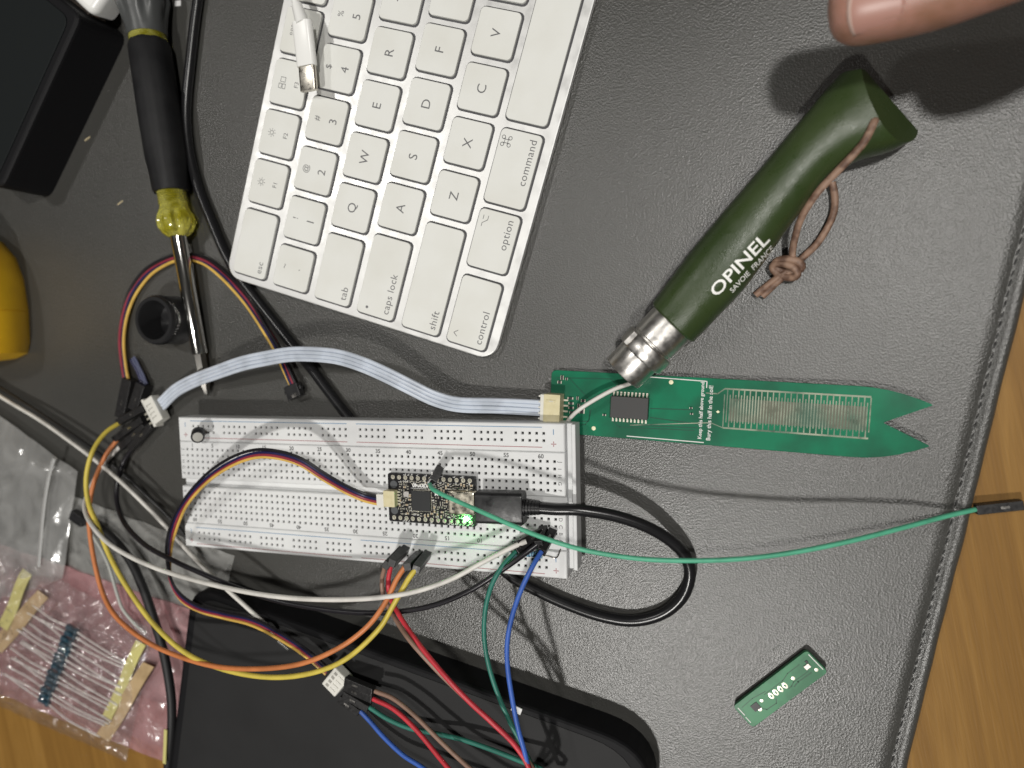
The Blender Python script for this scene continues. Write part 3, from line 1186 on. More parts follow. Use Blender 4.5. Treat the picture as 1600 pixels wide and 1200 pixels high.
wire(J, 'red jumper wire running down from the board edge over the black case', W_RED,
     [(612, 880, 25), (607, 905, 24), (609, 930, 24), (622, 958, 27), (650, 1000, 32), (690, 1050, 36), (730, 1093, 36), (770, 1130, 36), (805, 1165, 35), (828, 1205, 35), (835, 1260, 34), (790, 1290, 32), (735, 1240, 28), (690, 1188, 24), (650, 1140, 22), (615, 1108, 21), (583, 1092, 20)], 0.88,
     [((612, 880, 26.5), (634, 858, BZ)), ((583, 1091, 20), (540, 1072, 19))])
wire(J, 'brown jumper wire running beside the red one over the black case', W_BRN,
     [(602, 884, 25), (597, 905, 23), (599, 930, 23), (612, 957, 25), (640, 1000, 33), (685, 1050, 33), (735, 1098, 33), (785, 1142, 33), (820, 1182, 32), (850, 1240, 30), (820, 1270, 29), (775, 1235, 28), (730, 1197, 25), (690, 1160, 24), (650, 1120, 23), (615, 1092, 22), (586, 1080, 21)], 0.82,
     [((603, 884, 26.5), (626, 860, BZ)), ((584, 1080, 21), (541, 1062, 20))])
wire(J, 'dark teal jumper wire hanging from the right board end', W_TEA,
     [(806, 862, 20), (785, 885, 24), (768, 915, 27), (758, 955, 28), (757, 1000, 28), (765, 1045, 28), (780, 1090, 28), (798, 1130, 28), (816, 1165, 28), (835, 1205, 27), (855, 1250, 26), (870, 1235, 24), (850, 1205, 22), (815, 1190, 21), (770, 1172, 20), (720, 1155, 19), (675, 1145, 18), (640, 1138, 18), (605, 1123, 18), (577, 1105, 18)], 0.85,
     [((806, 862, 20), (838, 838, 13.5)), ((577, 1106, 18), (538, 1083, 18))])
wire(J, 'blue jumper wire hanging from the right board end', W_BLU,
     [(846, 862, 22), (832, 885, 26), (815, 920, 29), (801, 960, 31), (793, 1000, 32), (793, 1040, 33), (800, 1090, 34), (810, 1140, 35), (822, 1185, 35), (830, 1240, 34), (790, 1290, 30), (720, 1250, 26), (665, 1203, 21), (630, 1180, 19), (600, 1152, 17.5), (578, 1127, 16.5), (562, 1110, 16.5)], 0.85,
     [((846, 863, 21.5), (864, 830, BZ)), ((563, 1112, 16.5), (532, 1090, 16.5))])
wire(J, 'green jumper wire stretched from the small black board to the desk edge', W_GRN,
     [(672, 757, 27), (676, 764, 30), (690, 772, 32), (712, 782, 34), (760, 803, 36), (810, 825, 37), (860, 844, 37), (920, 861, 35), (1000, 873, 32), (1080, 876, 29), (1160, 873, 26), (1240, 863, 22), (1330, 845, 17), (1420, 822, 10), (1480, 806, 4), (1524, 796, 1)], 0.78,
     [((674, 755, 26), (686, 733, BZ)), ((1524, 796, 0), (1597, 788, -0.6))], group='jumper wires around the breadboard')

# grey component lead behind the orange wire
wire('lead_wire', 'thin pale grey wire curving beside the orange and yellow wires', mat('lead_grey', (0.4, 0.41, 0.38), 0.5), [(143, 833, 4), (160, 862, 5), (172, 890, 6), (182, 925, 7), (192, 952, 7), (212, 976, 6), (228, 990, 5)], 0.7, group=None)
# thin white wire lying from the probe under the knife
wire('lead_wire', 'thin white wire from the board corner up under the knife ferrule', W_WHT, [(886, 660, 3), (892, 652, 6), (905, 640, 8), (930, 624, 8), (960, 608, 6), (990, 597, 3.5), (1020, 582, 1.0)], 0.75, group=None)
# white cord across the left
wire('white_cord', 'thin straight white cord crossing from the left edge down to the black case', W_WHT, [(-90, 560, 6), (0, 619, 7), (60, 655, 8), (110, 690, 9), (155, 724, 10), (200, 763, 10), (250, 813, 10), (300, 868, 12), (345, 912, 16), (400, 962, 17), (430, 990, 16)], 0.85, group=None, cat='cord')
wire('grey_cord', 'thin dark grey cord running just above the white cord at left', mat('cord_grey', (0.03, 0.03, 0.03), 0.35), [(-90, 548, 3), (0, 606, 3), (60, 645, 3), (110, 678, 3), (152, 708, 3), (200, 748, 3), (262, 806, 3), (300, 850, 3)], 1.0, group=None, cat='cord')

# four-colour cable between the small board and the white plug
FC = [W_BLK, W_NAV, W_MAR, W_AMB]


def bundle(pts, spread, r, cols_, parent, wob=0.35, names='insulation', twist=None):
    P = path(pts, 1.8)
    N = len(P)
    for k, c_ in enumerate(cols_):
        Q = []
        for i, p in enumerate(P):
            t = (P[min(i + 1, N - 1)] - P[max(i - 1, 0)])
            n = Vector((-t.y, t.x, 0)).normalized()
            u = i / (N - 1)
            f = 1.0
            lift = 0.0
            if twist:
                a_ = max(0.0, min(1.0, (u - twist[0]) / (twist[1] - twist[0]))) * PI
                f = math.cos(a_)
                lift = (k - (len(cols_) - 1) / 2) * spread * math.sin(a_)
            o = (k - (len(cols_) - 1) / 2) * spread * f + wob * noise.noise(Vector((u * 5, k * 7.3, 1)))
            Q.append(p - n * o + Vector((0, 0, lift + wob * 1.2 * noise.noise(Vector((u * 4, k * 3.1, 9))))))
        g_ = MB()
        g_.sweep(Q, r, 8)
        g_.build(names, c_, parent)


root = thing('sensor_cable', 'four-wire cable from the small black board to a white plug on the black case', 'cable', at(597, 782, 16))
bundle([(600, 784, 17), (570, 777, 18), (540, 764, 21), (505, 744, 25), (470, 722, 28), (435, 711, 30), (400, 709, 30), (365, 720, 29), (330, 742, 27), (300, 772, 25), (278, 805, 22), (266, 840, 20), (263, 870, 19), (267, 905, 18), (282, 932, 18), (310, 950, 18), (350, 961, 18), (395, 972, 19), (440, 995, 20), (480, 1022, 20), (512, 1050, 19)], 0.9, 0.58, FC[::-1], root, 0.5, 'insulation', (0.45, 0.66))
g = MB()
a, b_ = at(596, 782, 16.9), at(604, 783, 16.9)
g.box((0, 0, 0), (3.0, 5.2, 2.3), frame(a, ex))
g.build('board_plug', M_NYLON, root, bevel=0.2)
a, b_ = at(514, 1048, 18.5), at(541, 1076, 18.5)
dv = (b_ - a).normalized()
Mj = frame((a + b_) / 2, dv)
g = MB()
g.box((0, 0, 0), (7.2, 9.6, 4.4), Mj)
po = g.build('plug', M_NYLON, root, bevel=0.5)
g = MB()
for k in range(4):
    g.box((1.2, (k - 1.5) * 2.1, 2.2), (2.6, 0.9, 0.5), Mj)
g.build('latches', M_NYLON, po)
g = MB()
for k in range(4):
    g.box((-1.6, (k - 1.5) * 2.1, 2.21), (1.4, 1.2, 0.06), Mj)
g.build('contact_slots', mat('slot_grey', (0.3, 0.29, 0.26), 0.6), po)

# loose black ended cable looping under the screwdriver
root = thing('sensor_cable', 'four-wire cable arching under the screwdriver shaft with small black plugs', 'cable', at(198, 600, 2))
bundle([(199, 606, 4), (193, 570, 3), (190, 530, 2.5), (195, 490, 2.5), (208, 455, 2.5), (232, 425, 2.2), (262, 408, 2.0), (290, 403, 2.0), (320, 409, 2.2), (350, 430, 2.5), (382, 465, 2.8), (410, 508, 3), (432, 545, 3.2), (448, 580, 4), (459, 604, 4)], 0.85, 0.68, [W_BLK, W_MAR, W_NAV, W_AMB], root, 0.9)
for (a, b_, w_) in (((205, 592, 3), (193, 652, 3), 5.2), ((226, 600, 3), (213, 640, 3.4), 5.0)):
    housing(root, at(*a), at(*b_), w_, 'housing')
g = MB()
bundle([(207, 560, 2.2), (215, 575, 2.4), (222, 590, 2.6), (227, 602, 3)], 1.2, 0.55, [wiremat('slate', (0.09, 0.1, 0.17)), MATS['wire_slate'], W_NAV], root, 0.2)
a, b_ = at(456, 600, 3.5), at(464, 622, 3.5)
Mq = frame((a + b_) / 2, b_ - a)
g = MB()
g.box((0, 0, 0), (5.6, 6.4, 3.4), Mq)
g.box((-0.6, 0, 0), (1.6, 8.2, 2.0), Mq)
g.build('plug', M_BLACKP, root, bevel=0.3)
g = MB()
g.box((2.0, 0.4, 1.7), (1.4, 2.2, 0.3), Mq)
g.build('contacts', M_METAL, root)

# pale ribbon cable with a white plug at left and cream plug at right
root = thing('ribbon_cable', 'flat pale four-strand cable arching from the white plug to the green probe', 'cable', at(250, 630, 3))
bundle([(252, 632, 5), (275, 610, 6), (305, 594, 8), (340, 581, 12), (378, 568, 15), (415, 560, 17), (452, 554, 18), (490, 554, 18.5), (528, 558, 18), (565, 569, 17), (602, 585, 15), (640, 604, 12.5), (677, 622, 10), (715, 632, 8), (771, 634, 6.5), (815, 636, 6), (851, 638, 5.8)], 1.42, 0.78, [W_PAL] * 4, root, 0.18)
a, b_ = at(235, 647, 5), at(253, 634, 5)
Mr = frame((a + b_) / 2, b_ - a)
g = MB()
g.box((0, 0, 0), (6.2, 11.6, 4.6), Mr)
g.box((-2.4, 0, 0), (1.4, 13.4, 4.7), Mr)
po = g.build('plug', M_NYLON, root, bevel=0.35)
g = MB()
for k in range(4):
    g.box((-0.2, (k - 1.5) * 2.0, 2.31), (2.8, 0.35, 0.08), Mr)
    g.box((-1.4, (k - 1.5) * 2.0 - 0.3, 2.33), (0.35, 1.0, 0.08), Mr)
g.build('contact_slots', MATS['slot_grey'], po)
g = MB()
for k in range(3):
    g.box((-4.6, (k - 1.6) * 2.3, 0.4), (3.0, 0.6, 0.6), Mr)
g.build('pins', M_GOLD, root)
g = MB()
ang = -0.058
Mc = Matrix.Translation(at(852.5, 636, 5.4)) @ Matrix.Rotation(ang, 4, 'Z')
g.box((-0.2, 0, 0), (2.6, 9.4, 4.4), Mc)
for k in range(5):
    g.box((-1.5, (k - 2) * 2.0, 0.2), (1.4, 0.6, 3.6), Mc)
g.build('plug', M_NYLON, root, bevel=0.2)

# ------------------------------------------------------------------ green moisture probe
PO = at(862, 578, 1.6)
PA = -0.0582
root = thing('soil_probe', 'long green circuit board with a forked tip and a comb of silver tracks', 'circuit board', (PO.x, PO.y, 0.2), PA)
root.rotation_euler[1] = -0.014      # the forked end is a little off the mat
PMI = (Matrix.Translation((PO.x, PO.y, 0)) @ Matrix.Rotation(PA, 4, 'Z')).inverted()


def pl(px, py):
    q = PMI @ at(px, py, 1.6)
    return (q.x, q.y)


M_PCBG = mat('solder_mask_green', (0.008, 0.17, 0.085), 0.24, spec=0.5, var=(0.05, (0.012, 0.10, 0.055), 0.42, 0.62), bump=(2, 0.06, 0.04))
M_TRACE = mat('trace_green', (0.006, 0.07, 0.04), 0.3)
M_TIN = mat('tinned_track', (0.6, 0.62, 0.5), 0.35, 0.9)
poly = ccw([(0, 0), (108, 0), (120.5, -4.6), (107, -11), (120.5, -17.3), (108, -22.6), (0, -22.6)])
poly = round_poly(poly, [2, 9, 1, 0.6, 1, 9, 2])
g = MB()
g.slab(poly, 0, 1.5, 0.12)
g.build('board', M_PCBG, root, local=True)
zt = 1.52
sil, trc, ele = MB(), MB(), MB()


def fit_text(g_, txt, width, c, ang_, z, bold=0.03):
    vs_, fs = text_faces(txt, 2.0, 0.0)
    w0 = max(v_[0] for v_ in vs_) * 2
    put_text(g_, txt, 2.0 * width / w0, c, ang_, z, bold)


c1 = pl(1096.5, 641)
c2 = pl(1110, 645)
fit_text(sil, 'Keep this half above ground', 19.2, c1, PI / 2, zt + 0.03, 0.025)
fit_text(sil, 'Bury this half in the soil!', 18.4, c2, PI / 2, zt + 0.03, 0.025)
xk = c1[0] + 0.2
stroke(sil, [pl(1005, 588), (xk + 1.0, -1.1), (xk + 1.0, -3.2)], 0.3, zt + 0.02)
stroke(sil, [(xk + 1.0, -21.8), pl(980, 681)], 0.3, zt + 0.02)
sil.build('silkscreen', M_SILK, root, local=True)
for line in ([(870, 590), (955, 592), (968, 606)], [(890, 591), (922, 625), (940, 615), (955, 616)], [(905, 658), (920, 658), (924, 640)], [(955, 655), (968, 667), (1085, 672)], [(968, 650), (985, 664), (1090, 668)], [(1017, 638), (1082, 640)], [(1017, 652), (1090, 662)], [(900, 665), (915, 663), (921, 655), (922, 640)]):
    stroke(trc, [pl(*q) for q in line], 0.34, zt + 0.01)
trc.build('traces', M_TRACE, root, local=True)
a = pl(1133, 607)
b_ = pl(1355, 684)
ex0, ex1 = a[0], b_[0]
ey0, ey1 = a[1], b_[1]
n = 50
for k in range(n):
    x = ex0 + (ex1 - ex0) * k / (n - 1)
    ele.box((x, (ey0 + ey1) / 2 + (0.8 if k % 2 else -0.8), zt + 0.02), (0.34, abs(ey1 - ey0) - 2.2, 0.05))
ele.box(((ex0 + ex1) / 2, ey0, zt + 0.025), (ex1 - ex0, 0.55, 0.06))
ele.box(((ex0 + ex1) / 2, ey1, zt + 0.025), (ex1 - ex0, 0.55, 0.06))
stroke(ele, [(c1[0] + 1.2, ey0 - 1.8), (ex0 - 2.2, ey0 - 1.8), (ex0, ey0)], 0.4, zt + 0.03)
stroke(ele, [pl(985, 664), (ex0 - 4, ey1 + 1.4), (ex0, ey1)], 0.3, zt + 0.03)
ele.build('comb_electrode', mat('electrode', (0.24, 0.26, 0.2), 0.4, 0.6, rvar=(0.25, 0.25, 0.6), var=(0.07, (0.05, 0.10, 0.07), 0.4, 0.65)), root, local=True)
g = MB()
pa_, pb_ = pl(1140, 622), pl(1350, 672)
g.box(((pa_[0] + pb_[0]) / 2, (pa_[1] + pb_[1]) / 2, zt + 0.005), (pb_[0] - pa_[0], abs(pa_[1] - pb_[1]), 0.02))
g.build('sensing_area', mat('resist_brown', (0.12, 0.125, 0.09), 0.3, var=(0.1, (0.05, 0.11, 0.075), 0.4, 0.6)), root, local=True)
ca, cb = pl(955, 619), pl(1015, 656)
cc = ((ca[0] + cb[0]) / 2, (ca[1] + cb[1]) / 2 + 0.3)
g = MB()
g.slab(rrect(12.9, 7.5, 0.2, 1, *cc), zt + 0.1, zt + 2.3, 0.15)
g.build('chip', mat('epoxy_grey', (0.035, 0.034, 0.034), 0.5, bump=(2, 0.15, 0.04)), root, local=True)
g = MB()
for k in range(10):
    for s_ in (-1, 1):
        x = cc[0] + (k - 4.5) * 1.27
        g.box((x, cc[1] + s_ * 4.2, zt + 0.9), (0.42, 0.7, 0.3))
        g.box((x, cc[1] + s_ * 4.75, zt + 0.25), (0.62, 1.0, 0.4))
g.build('chip_pins', M_GOLD, root, local=True)
g = MB()
for (px, py) in ((1049, 597), (928, 669)):
    q = pl(px, py)
    g.lathe([(0, 0.75), (0.08, 0.75), (0.09, 0.02)], (*q, zt), (0, 0, 1), 16)
q = pl(1122, 643)
g.add([(q[0] - 0.6, q[1], zt + 0.03), (q[0], q[1] - 0.5, zt + 0.03), (q[0] + 0.6, q[1], zt + 0.03), (q[0], q[1] + 0.5, zt + 0.03)], [(0, 1, 2, 3)])
g.build('test_pads', mat('pad_cream', (0.75, 0.72, 0.5), 0.35, 0.5), root, local=True)
t1, t2 = MB(), MB()
rnd = random.Random(5)
for (px, py, w_, h_) in [(892, 622, 1.9, 0.7), (893, 630, 1.7, 0.7), (893, 637, 1.8, 0.8), (894, 644, 1.6, 0.7), (903, 622, 0.7, 1.1), (912, 626, 1.5, 0.9), (910, 641, 1.8, 2.0), (945, 648, 1.1, 0.6), (967, 603, 1.0, 0.6), (905, 634, 0.8, 1.4), (879, 590, 1.0, 1.4), (875, 597, 1.4, 0.9), (886, 592, 0.8, 0.8), (1080, 637, 0.9, 0.5), (1081, 646, 0.9, 0.5)]:
    q = pl(px, py)
    t2.box((q[0], q[1], zt + 0.35), (w_ * 0.7, h_, 0.7))
    for s_ in (-1, 1):
        t1.box((q[0] + s_ * w_ * 0.42, q[1], zt + 0.25), (w_ * 0.25, h_ * 1.1, 0.5))
t2.build('components', mat('smd_dark', (0.02, 0.02, 0.022), 0.4), root, local=True)
t1.build('solder_joints', M_GOLD, root, local=True)
g = MB()
q = pl(868.5, 637)
g.box((q[0], q[1], zt + 3.0), (6.0, 10.6, 5.9))
g.box((q[0] - 0.4, q[1] + 2.9, zt + 6.0), (3.4, 1.0, 0.4))
so = g.build('socket', M_CREAM, root, local=True, bevel=0.25)
g = MB()
g.box((q[0] - 0.2, q[1] + 2.9, zt + 6.22), (1.5, 0.35, 0.05))
for k in range(4):
    g.box((q[0] + 3.7, q[1] + (k - 1.5) * 2.0, zt + 0.25), (1.8, 0.6, 0.5))
g.build('socket_pins', M_GOLD, so, local=True)

# ------------------------------------------------------------------ small green board
a, b_ = at(1160, 1118, 1.5), at(1277, 1030, 1.5)
d = b_ - a
ang = math.atan2(d.y, d.x)
cen = (a + b_) / 2
root = thing('circuit_board', 'small green circuit board with a row of four silver holes lying alone on the mat', 'circuit board', (cen.x, cen.y, 0), ang)
g = MB()
g.slab(rrect(32.4, 9.2, 1.2, 4), 1.2, 2.7, 0.12)
g.build('board', mat('solder_mask_green_pale', (0.03, 0.19, 0.08), 0.4, spec=0.5, var=(0.12, (0.018, 0.13, 0.055), 0.45, 0.6)), root, local=True)
g = MB()
g.slab(rrect(2.6, 4.4, 0.3, 2, -12.8, -0.6), 0.0, 1.2)
g.slab(rrect(2.6, 4.4, 0.3, 2, 12.6, 0.6), 0.0, 1.2)
g.build('socket', M_CREAM, root, local=True)
g = MB()
for k in range(4):
    x = (k - 1.5) * 2.0 - 0.6
    for i in range(10):
        a0, a1 = 2 * PI * i / 10, 2 * PI * (i + 1) / 10
        g.add([(x + 0.32 * math.cos(a0), 0.55 * math.sin(a0), 2.75), (x + 0.32 * math.cos(a1), 0.55 * math.sin(a1), 2.75), (x + 0.8 * math.cos(a1), 1.15 * math.sin(a1), 2.73), (x + 0.8 * math.cos(a0), 1.15 * math.sin(a0), 2.73)], [(0, 1, 2, 3)])
for (x, y, r) in ((6.2, 0.3, 0.62), (-7.2, 0.6, 0.55), (-9.7, -1.2, 0.7), (13.9, -1.9, 0.6)):
    g.lathe([(0, r), (0.08, r), (0.1, 0.02)], (x, y, 2.71), (0, 0, 1), 14)
g.build('solder_pads', M_GOLD, root, local=True)
g = MB()
g.box((12.5, 0.6, 2.95), (2.0, 1.5, 0.5))
g.build('component', mat('smd_white', (0.55, 0.53, 0.48), 0.4, 0.6), root, local=True, bevel=0.1)
g = MB()
g.box((-10.2, 0.2, 2.8), (2.6, 2.4, 0.25))
g.box((13.4, 1.9, 2.8), (0.8, 0.8, 0.3))
g.build('chip', MATS['epoxy_black'], root, local=True)
g = MB()
stroke(g, [(-5, 1.6), (3, 1.6), (6, 2.5), (11, 2.5)], 0.3, 2.72)
stroke(g, [(2.5, -1.4), (4, -1.4), (5.4, -0.7), (11.5, -0.8)], 0.35, 2.72)
stroke(g, [(4.5, -2.0), (6.6, -1.5), (12.0, -1.7)], 0.5, 2.72)
stroke(g, [(-3, -1.6), (-4, -2.8), (-8, -2.6), (-9, -1.4)], 0.35, 2.72)
stroke(g, [(-14, 2.6), (-9, 2.9), (-4, 2.2)], 0.3, 2.72)
g.build('traces', mat('trace_green_pale', (0.01, 0.08, 0.035), 0.4), root, local=True)
g = MB()
stroke(g, [(-15.4, -2.8), (-15.4, -0.6)], 0.25, 2.74)
stroke(g, [(-15.2, 0.2), (-15.2, 3.2)], 0.3, 2.74)
stroke(g, [(15.6, -3.0), (15.6, 3.2)], 0.28, 2.74)
g.build('silkscreen', M_SILK, root, local=True)

# ------------------------------------------------------------------ knife
KO = at(1050, 505, 10.6)
KANG = R(44.106)
root = thing('pocket_knife', 'closed folding knife with an olive green wooden handle and steel collar', 'knife', (KO.x, KO.y, 0), KANG)
# station along the axis, centre offset, half width, half height, centre height
ST = [(0, 0, 9.15, 9.3, 10.6), (4, 0.25, 9.4, 9.8, 10.7), (10, 0.85, 9.7, 10.4, 10.8), (22, 1.95, 10.25, 10.8, 11.0), (35, 3.6, 9.75, 10.6, 10.9), (47, 5.2, 9.1, 10.2, 10.6), (61, 6.6, 9.0, 10.0, 10.3),
      (71, 6.2, 10.3, 9.8, 10.1), (78, 4.4, 12.8, 9.6, 10.0), (83, 3.4, 14.0, 9.4, 10.0), (94, 2.0, 15.6, 9.2, 10.0)]


def station(s_):
    for i in range(len(ST) - 1):
        if s_ <= ST[i + 1][0] or i == len(ST) - 2:
            a_, b2 = ST[i], ST[i + 1]
            t = (s_ - a_[0]) / (b2[0] - a_[0])
            p_, n_ = ST[max(i - 1, 0)], ST[min(i + 2, len(ST) - 1)]
            out = []
            for k in range(1, 5):
                h_ = b2[0] - a_[0]
                m0 = (b2[k] - p_[k]) / max(1e-6, b2[0] - p_[0]) * h_ if i else (b2[k] - a_[k])
                m1 = (n_[k] - a_[k]) / max(1e-6, n_[0] - a_[0]) * h_
                out.append((2 * t ** 3 - 3 * t * t + 1) * a_[k] + (t ** 3 - 2 * t * t + t) * m0 + (-2 * t ** 3 + 3 * t * t) * b2[k] + (t ** 3 - t * t) * m1)
            return out


def se(a_, w_, h_, ex_=2.35):
    c_, s_ = math.cos(a_), math.sin(a_)
    return (w_ * math.copysign(abs(c_) ** (2 / ex_), c_), h_ * math.copysign(abs(s_) ** (2 / ex_), s_))


g = MB()
NA, NS = 48, 60
rows_ = []
vv = []
for i in range(NS + 1):
    s_ = 94 * i / NS
    c_, w_, h_, zc = station(s_)
    sh = 1.0
    if i == 0:
        sh = 0.94
        s_ = 0.0
    if i == 1:
        s_ = 0.6
        c_, w_, h_, zc = station(s_)
    for k in range(NA):
        y, z = se(2 * PI * k / NA, w_ * sh, h_ * sh)
        vv.append((s_, c_ + y, zc + z))
ff = [(i * NA + k, i * NA + (k + 1) % NA, (i + 1) * NA + (k + 1) % NA, (i + 1) * NA + k) for i in range(NS) for k in range(NA)]
ff.append(tuple(range(NA))[::-1])
ff.append(tuple(NS * NA + k for k in range(NA)))
g.add(vv, ff, 0, True)
M_GREENW = mat('painted_wood_green', (0.029, 0.048, 0.015), 0.3, spec=0.55, var=(0.05, (0.038, 0.058, 0.02), 0.4, 0.65), bump=(3.0, 0.9, 0.09), rvar=(0.25, 0.24, 0.4))
me = g.mesh('handle', M_GREENW)
bm = bmesh.new()
bm.from_mesh(me)


def cut(co, no):
    r_ = bmesh.ops.bisect_plane(bm, geom=bm.verts[:] + bm.edges[:] + bm.faces[:], plane_co=Vector(co) * S, plane_no=Vector(no).normalized(), clear_outer=True)
    ed_ = [e for e in r_['geom_cut'] if isinstance(e, bmesh.types.BMEdge)]
    bmesh.ops.contextual_create(bm, geom=ed_)


cut((88.9, 0, 10), (1, 0.02, 0.05))
cut((86.6, 15.6, 10), (1, 0.8, 0.12))
P1_, P2_, P3_ = Vector((86.4, 11, 17.5)), Vector((78.2, -8, 18)), Vector((87.6, -9.5, 6.5))
nn = (P2_ - P1_).cross(P3_ - P1_)
if nn.x < 0:
    nn = -nn
cut(P1_, nn)
bmesh.ops.recalc_face_normals(bm, faces=bm.faces)
for e in bm.edges:
    if len(e.link_faces) == 2:
        e.smooth = e.calc_face_angle(0) < R(35)
bm.to_mesh(me)
bm.free()
ho = bpy.data.objects.new('handle', me)
C.objects.link(ho)
ho.parent = root
WM[ho] = WM[root]
bv = ho.modifiers.new('bevel', 'BEVEL')
bv.width = 1.2 * S
bv.segments = 3
bv.limit_method = 'ANGLE'
bv.angle_limit = R(32)


def on_handle(s_, y):
    c_, w_, h_, zc = station(s_)
    u = max(-1, min(1, (y - c_) / w_))
    return (s_, y, zc + h_ * (1 - abs(u) ** 2.35) ** (1 / 2.35) + 0.06)


def wrapped(g_, txt, size, width, s0, y0, slope, bold):
    vs_, fs = text_faces(txt, size, bold)
    k = width / (max(v_[0] for v_ in vs_) * 2)
    hw = width / 2
    out = []
    # cut the outline's long faces into narrow strips so that they follow the curved surface
    bm_ = bmesh.new()
    bv_ = [bm_.verts.new((x, y, 0)) for x, y in vs_]
    for f in fs:
        try:
            bm_.faces.new([bv_[i] for i in f])
        except ValueError:
            pass
    y_ = -4.0
    while y_ < 4.0:
        bmesh.ops.bisect_plane(bm_, geom=bm_.verts[:] + bm_.edges[:] + bm_.faces[:], plane_co=(0, y_, 0), plane_no=(0, 1, 0))
        y_ += 0.4
    x_ = -20.0
    while x_ < 20.0:
        bmesh.ops.bisect_plane(bm_, geom=bm_.verts[:] + bm_.edges[:] + bm_.faces[:], plane_co=(x_, 0, 0), plane_no=(1, 0, 0))
        x_ += 1.0
    bm_.verts.index_update()
    vs_ = [(q_.co.x, q_.co.y) for q_ in bm_.verts]
    fs = [tuple(q_.index for q_ in f.verts) for f in bm_.faces]
    bm_.free()
    for (x, y) in vs_:
        X = s0 + x * k + hw
        Y = y0 + y + slope * (x * k + hw)
        out.append(on_handle(X, Y))
    g_.add(out, fs)


g = MB()
wrapped(g, 'OPINEL', 4.9, 22.4, 15.2, -2.9, 0.05, 0.07)
wrapped(g, 'SAVOIE  FRANCE', 2.0, 17.6, 19.4, -6.2, 0.05, 0.015)
g.build('lettering', mat('paint_white', (0.85, 0.85, 0.82), 0.5), ho, local=True)
M_CHROME = mat('collar_steel', (0.68, 0.66, 0.63), 0.2, 1.0, bump=(0.8, 0.05, 0.12), rvar=(0.5, 0.28, 0.44))
g = MB()
g.lathe([(-0.5, 7.9), (1, 8.0), (8.3, 7.8), (8.6, 7.5)], (0, -0.05, 10.4), (-1, -0.012, 0), 48, up=(0, 0, 1))
g.lathe([(8.5, 7.5), (15, 7.4), (22.6, 7.25), (22.9, 7.0), (22.9, 6.3), (16, 6.2)], (0, -0.05, 10.4), (-1, -0.012, 0), 48, up=(0, 0, 1))
g.build('collar', M_CHROME, root, local=True)
g = MB()
g.lathe([(9.3, 7.6), (9.35, 8.5), (9.9, 8.9), (14.3, 8.8), (14.9, 8.4), (15.0, 7.5)], (0, -0.05, 10.4), (-1, -0.012, 0), 48, up=(0, 0, 1))
g.box((-12.1, 5.4, 17.4), (4.6, 1.4, 1.2))
g.build('locking_ring', M_CHROME, root, local=True)
g = MB()
g.lathe([(17.5, 6.0), (22.0, 6.0), (22.2, 0.02)], (0, -0.05, 10.4), (-1, -0.012, 0), 24, up=(0, 0, 1))
g.build('blade_pivot', M_HOLE, root, local=True)

# leather cord of the knife: one thing that hangs from the handle hole, with its knot
M_CORD = mat('leather_cord', (0.27, 0.17, 0.12), 0.55, bump=(1.0, 0.5, 0.2), var=(0.3, (0.11, 0.06, 0.04), 0.42, 0.62))
root2 = root
g = MB()
cord = [(1368, 187, 15), (1366, 190, 19.6), (1360, 203, 19.5), (1350, 222, 19), (1332, 243, 18.5), (1308, 268, 17.6), (1285, 292, 16.5), (1265, 318, 14), (1250, 345, 11), (1242, 372, 8), (1238, 395, 5.5), (1240, 412, 4.5)]
g.sweep(smooth([at(*p) for p in cord], 1.0), 1.15, 10, flat=0.85)
cord2 = [(1300, 285, 2.0), (1304, 305, 1.6), (1303, 330, 1.6), (1293, 355, 1.6), (1277, 380, 1.8), (1258, 399, 2.8), (1244, 411, 3.6)]
g.sweep(smooth([at(*p) for p in cord2], 1.0), 1.15, 10, flat=0.9)
g.sweep(smooth([at(*p) for p in [(1310, 262, 2.5), (1292, 282, 3.5), (1272, 306, 4), (1256, 330, 4)]], 1.0), 1.0, 8)
g.build('cord_loop', M_CORD, root2)
g = MB()
kc = at(1231, 418, 3.2)
for (dx, dy, r, tl, ph) in ((0.0, 0.6, 3.0, 0.5, 0.3), (-0.9, -0.9, 2.9, -0.35, 1.0)):
    ring = []
    for k in range(22):
        a_ = 2 * PI * k / 20 + ph
        v_ = Vector((r * 1.35 * math.cos(a_), r * 0.62 * math.sin(a_), 1.5 * math.sin(a_ + 0.6)))
        v_.rotate(Matrix.Rotation(-0.35 + tl * 0.3, 3, 'Z'))
        ring.append(kc + v_ + Vector((dx, dy, 0.7)))
    g.sweep(ring, 1.25, 10)
g.build('knot', M_CORD, root2)
for (dy, e_) in ((0, (1180, 461, 1.4)), (1.7, (1191, 463, 1.3))):
    g = MB()
    P_ = [at(1228 + dy * 4, 424, 3.0), at(1205 + dy * 4, 441 + dy, 2.0), at(*e_)]
    g.sweep(smooth(P_, 1.0), 1.15, 10)
    g.build('cord_end', M_CORD, root2)

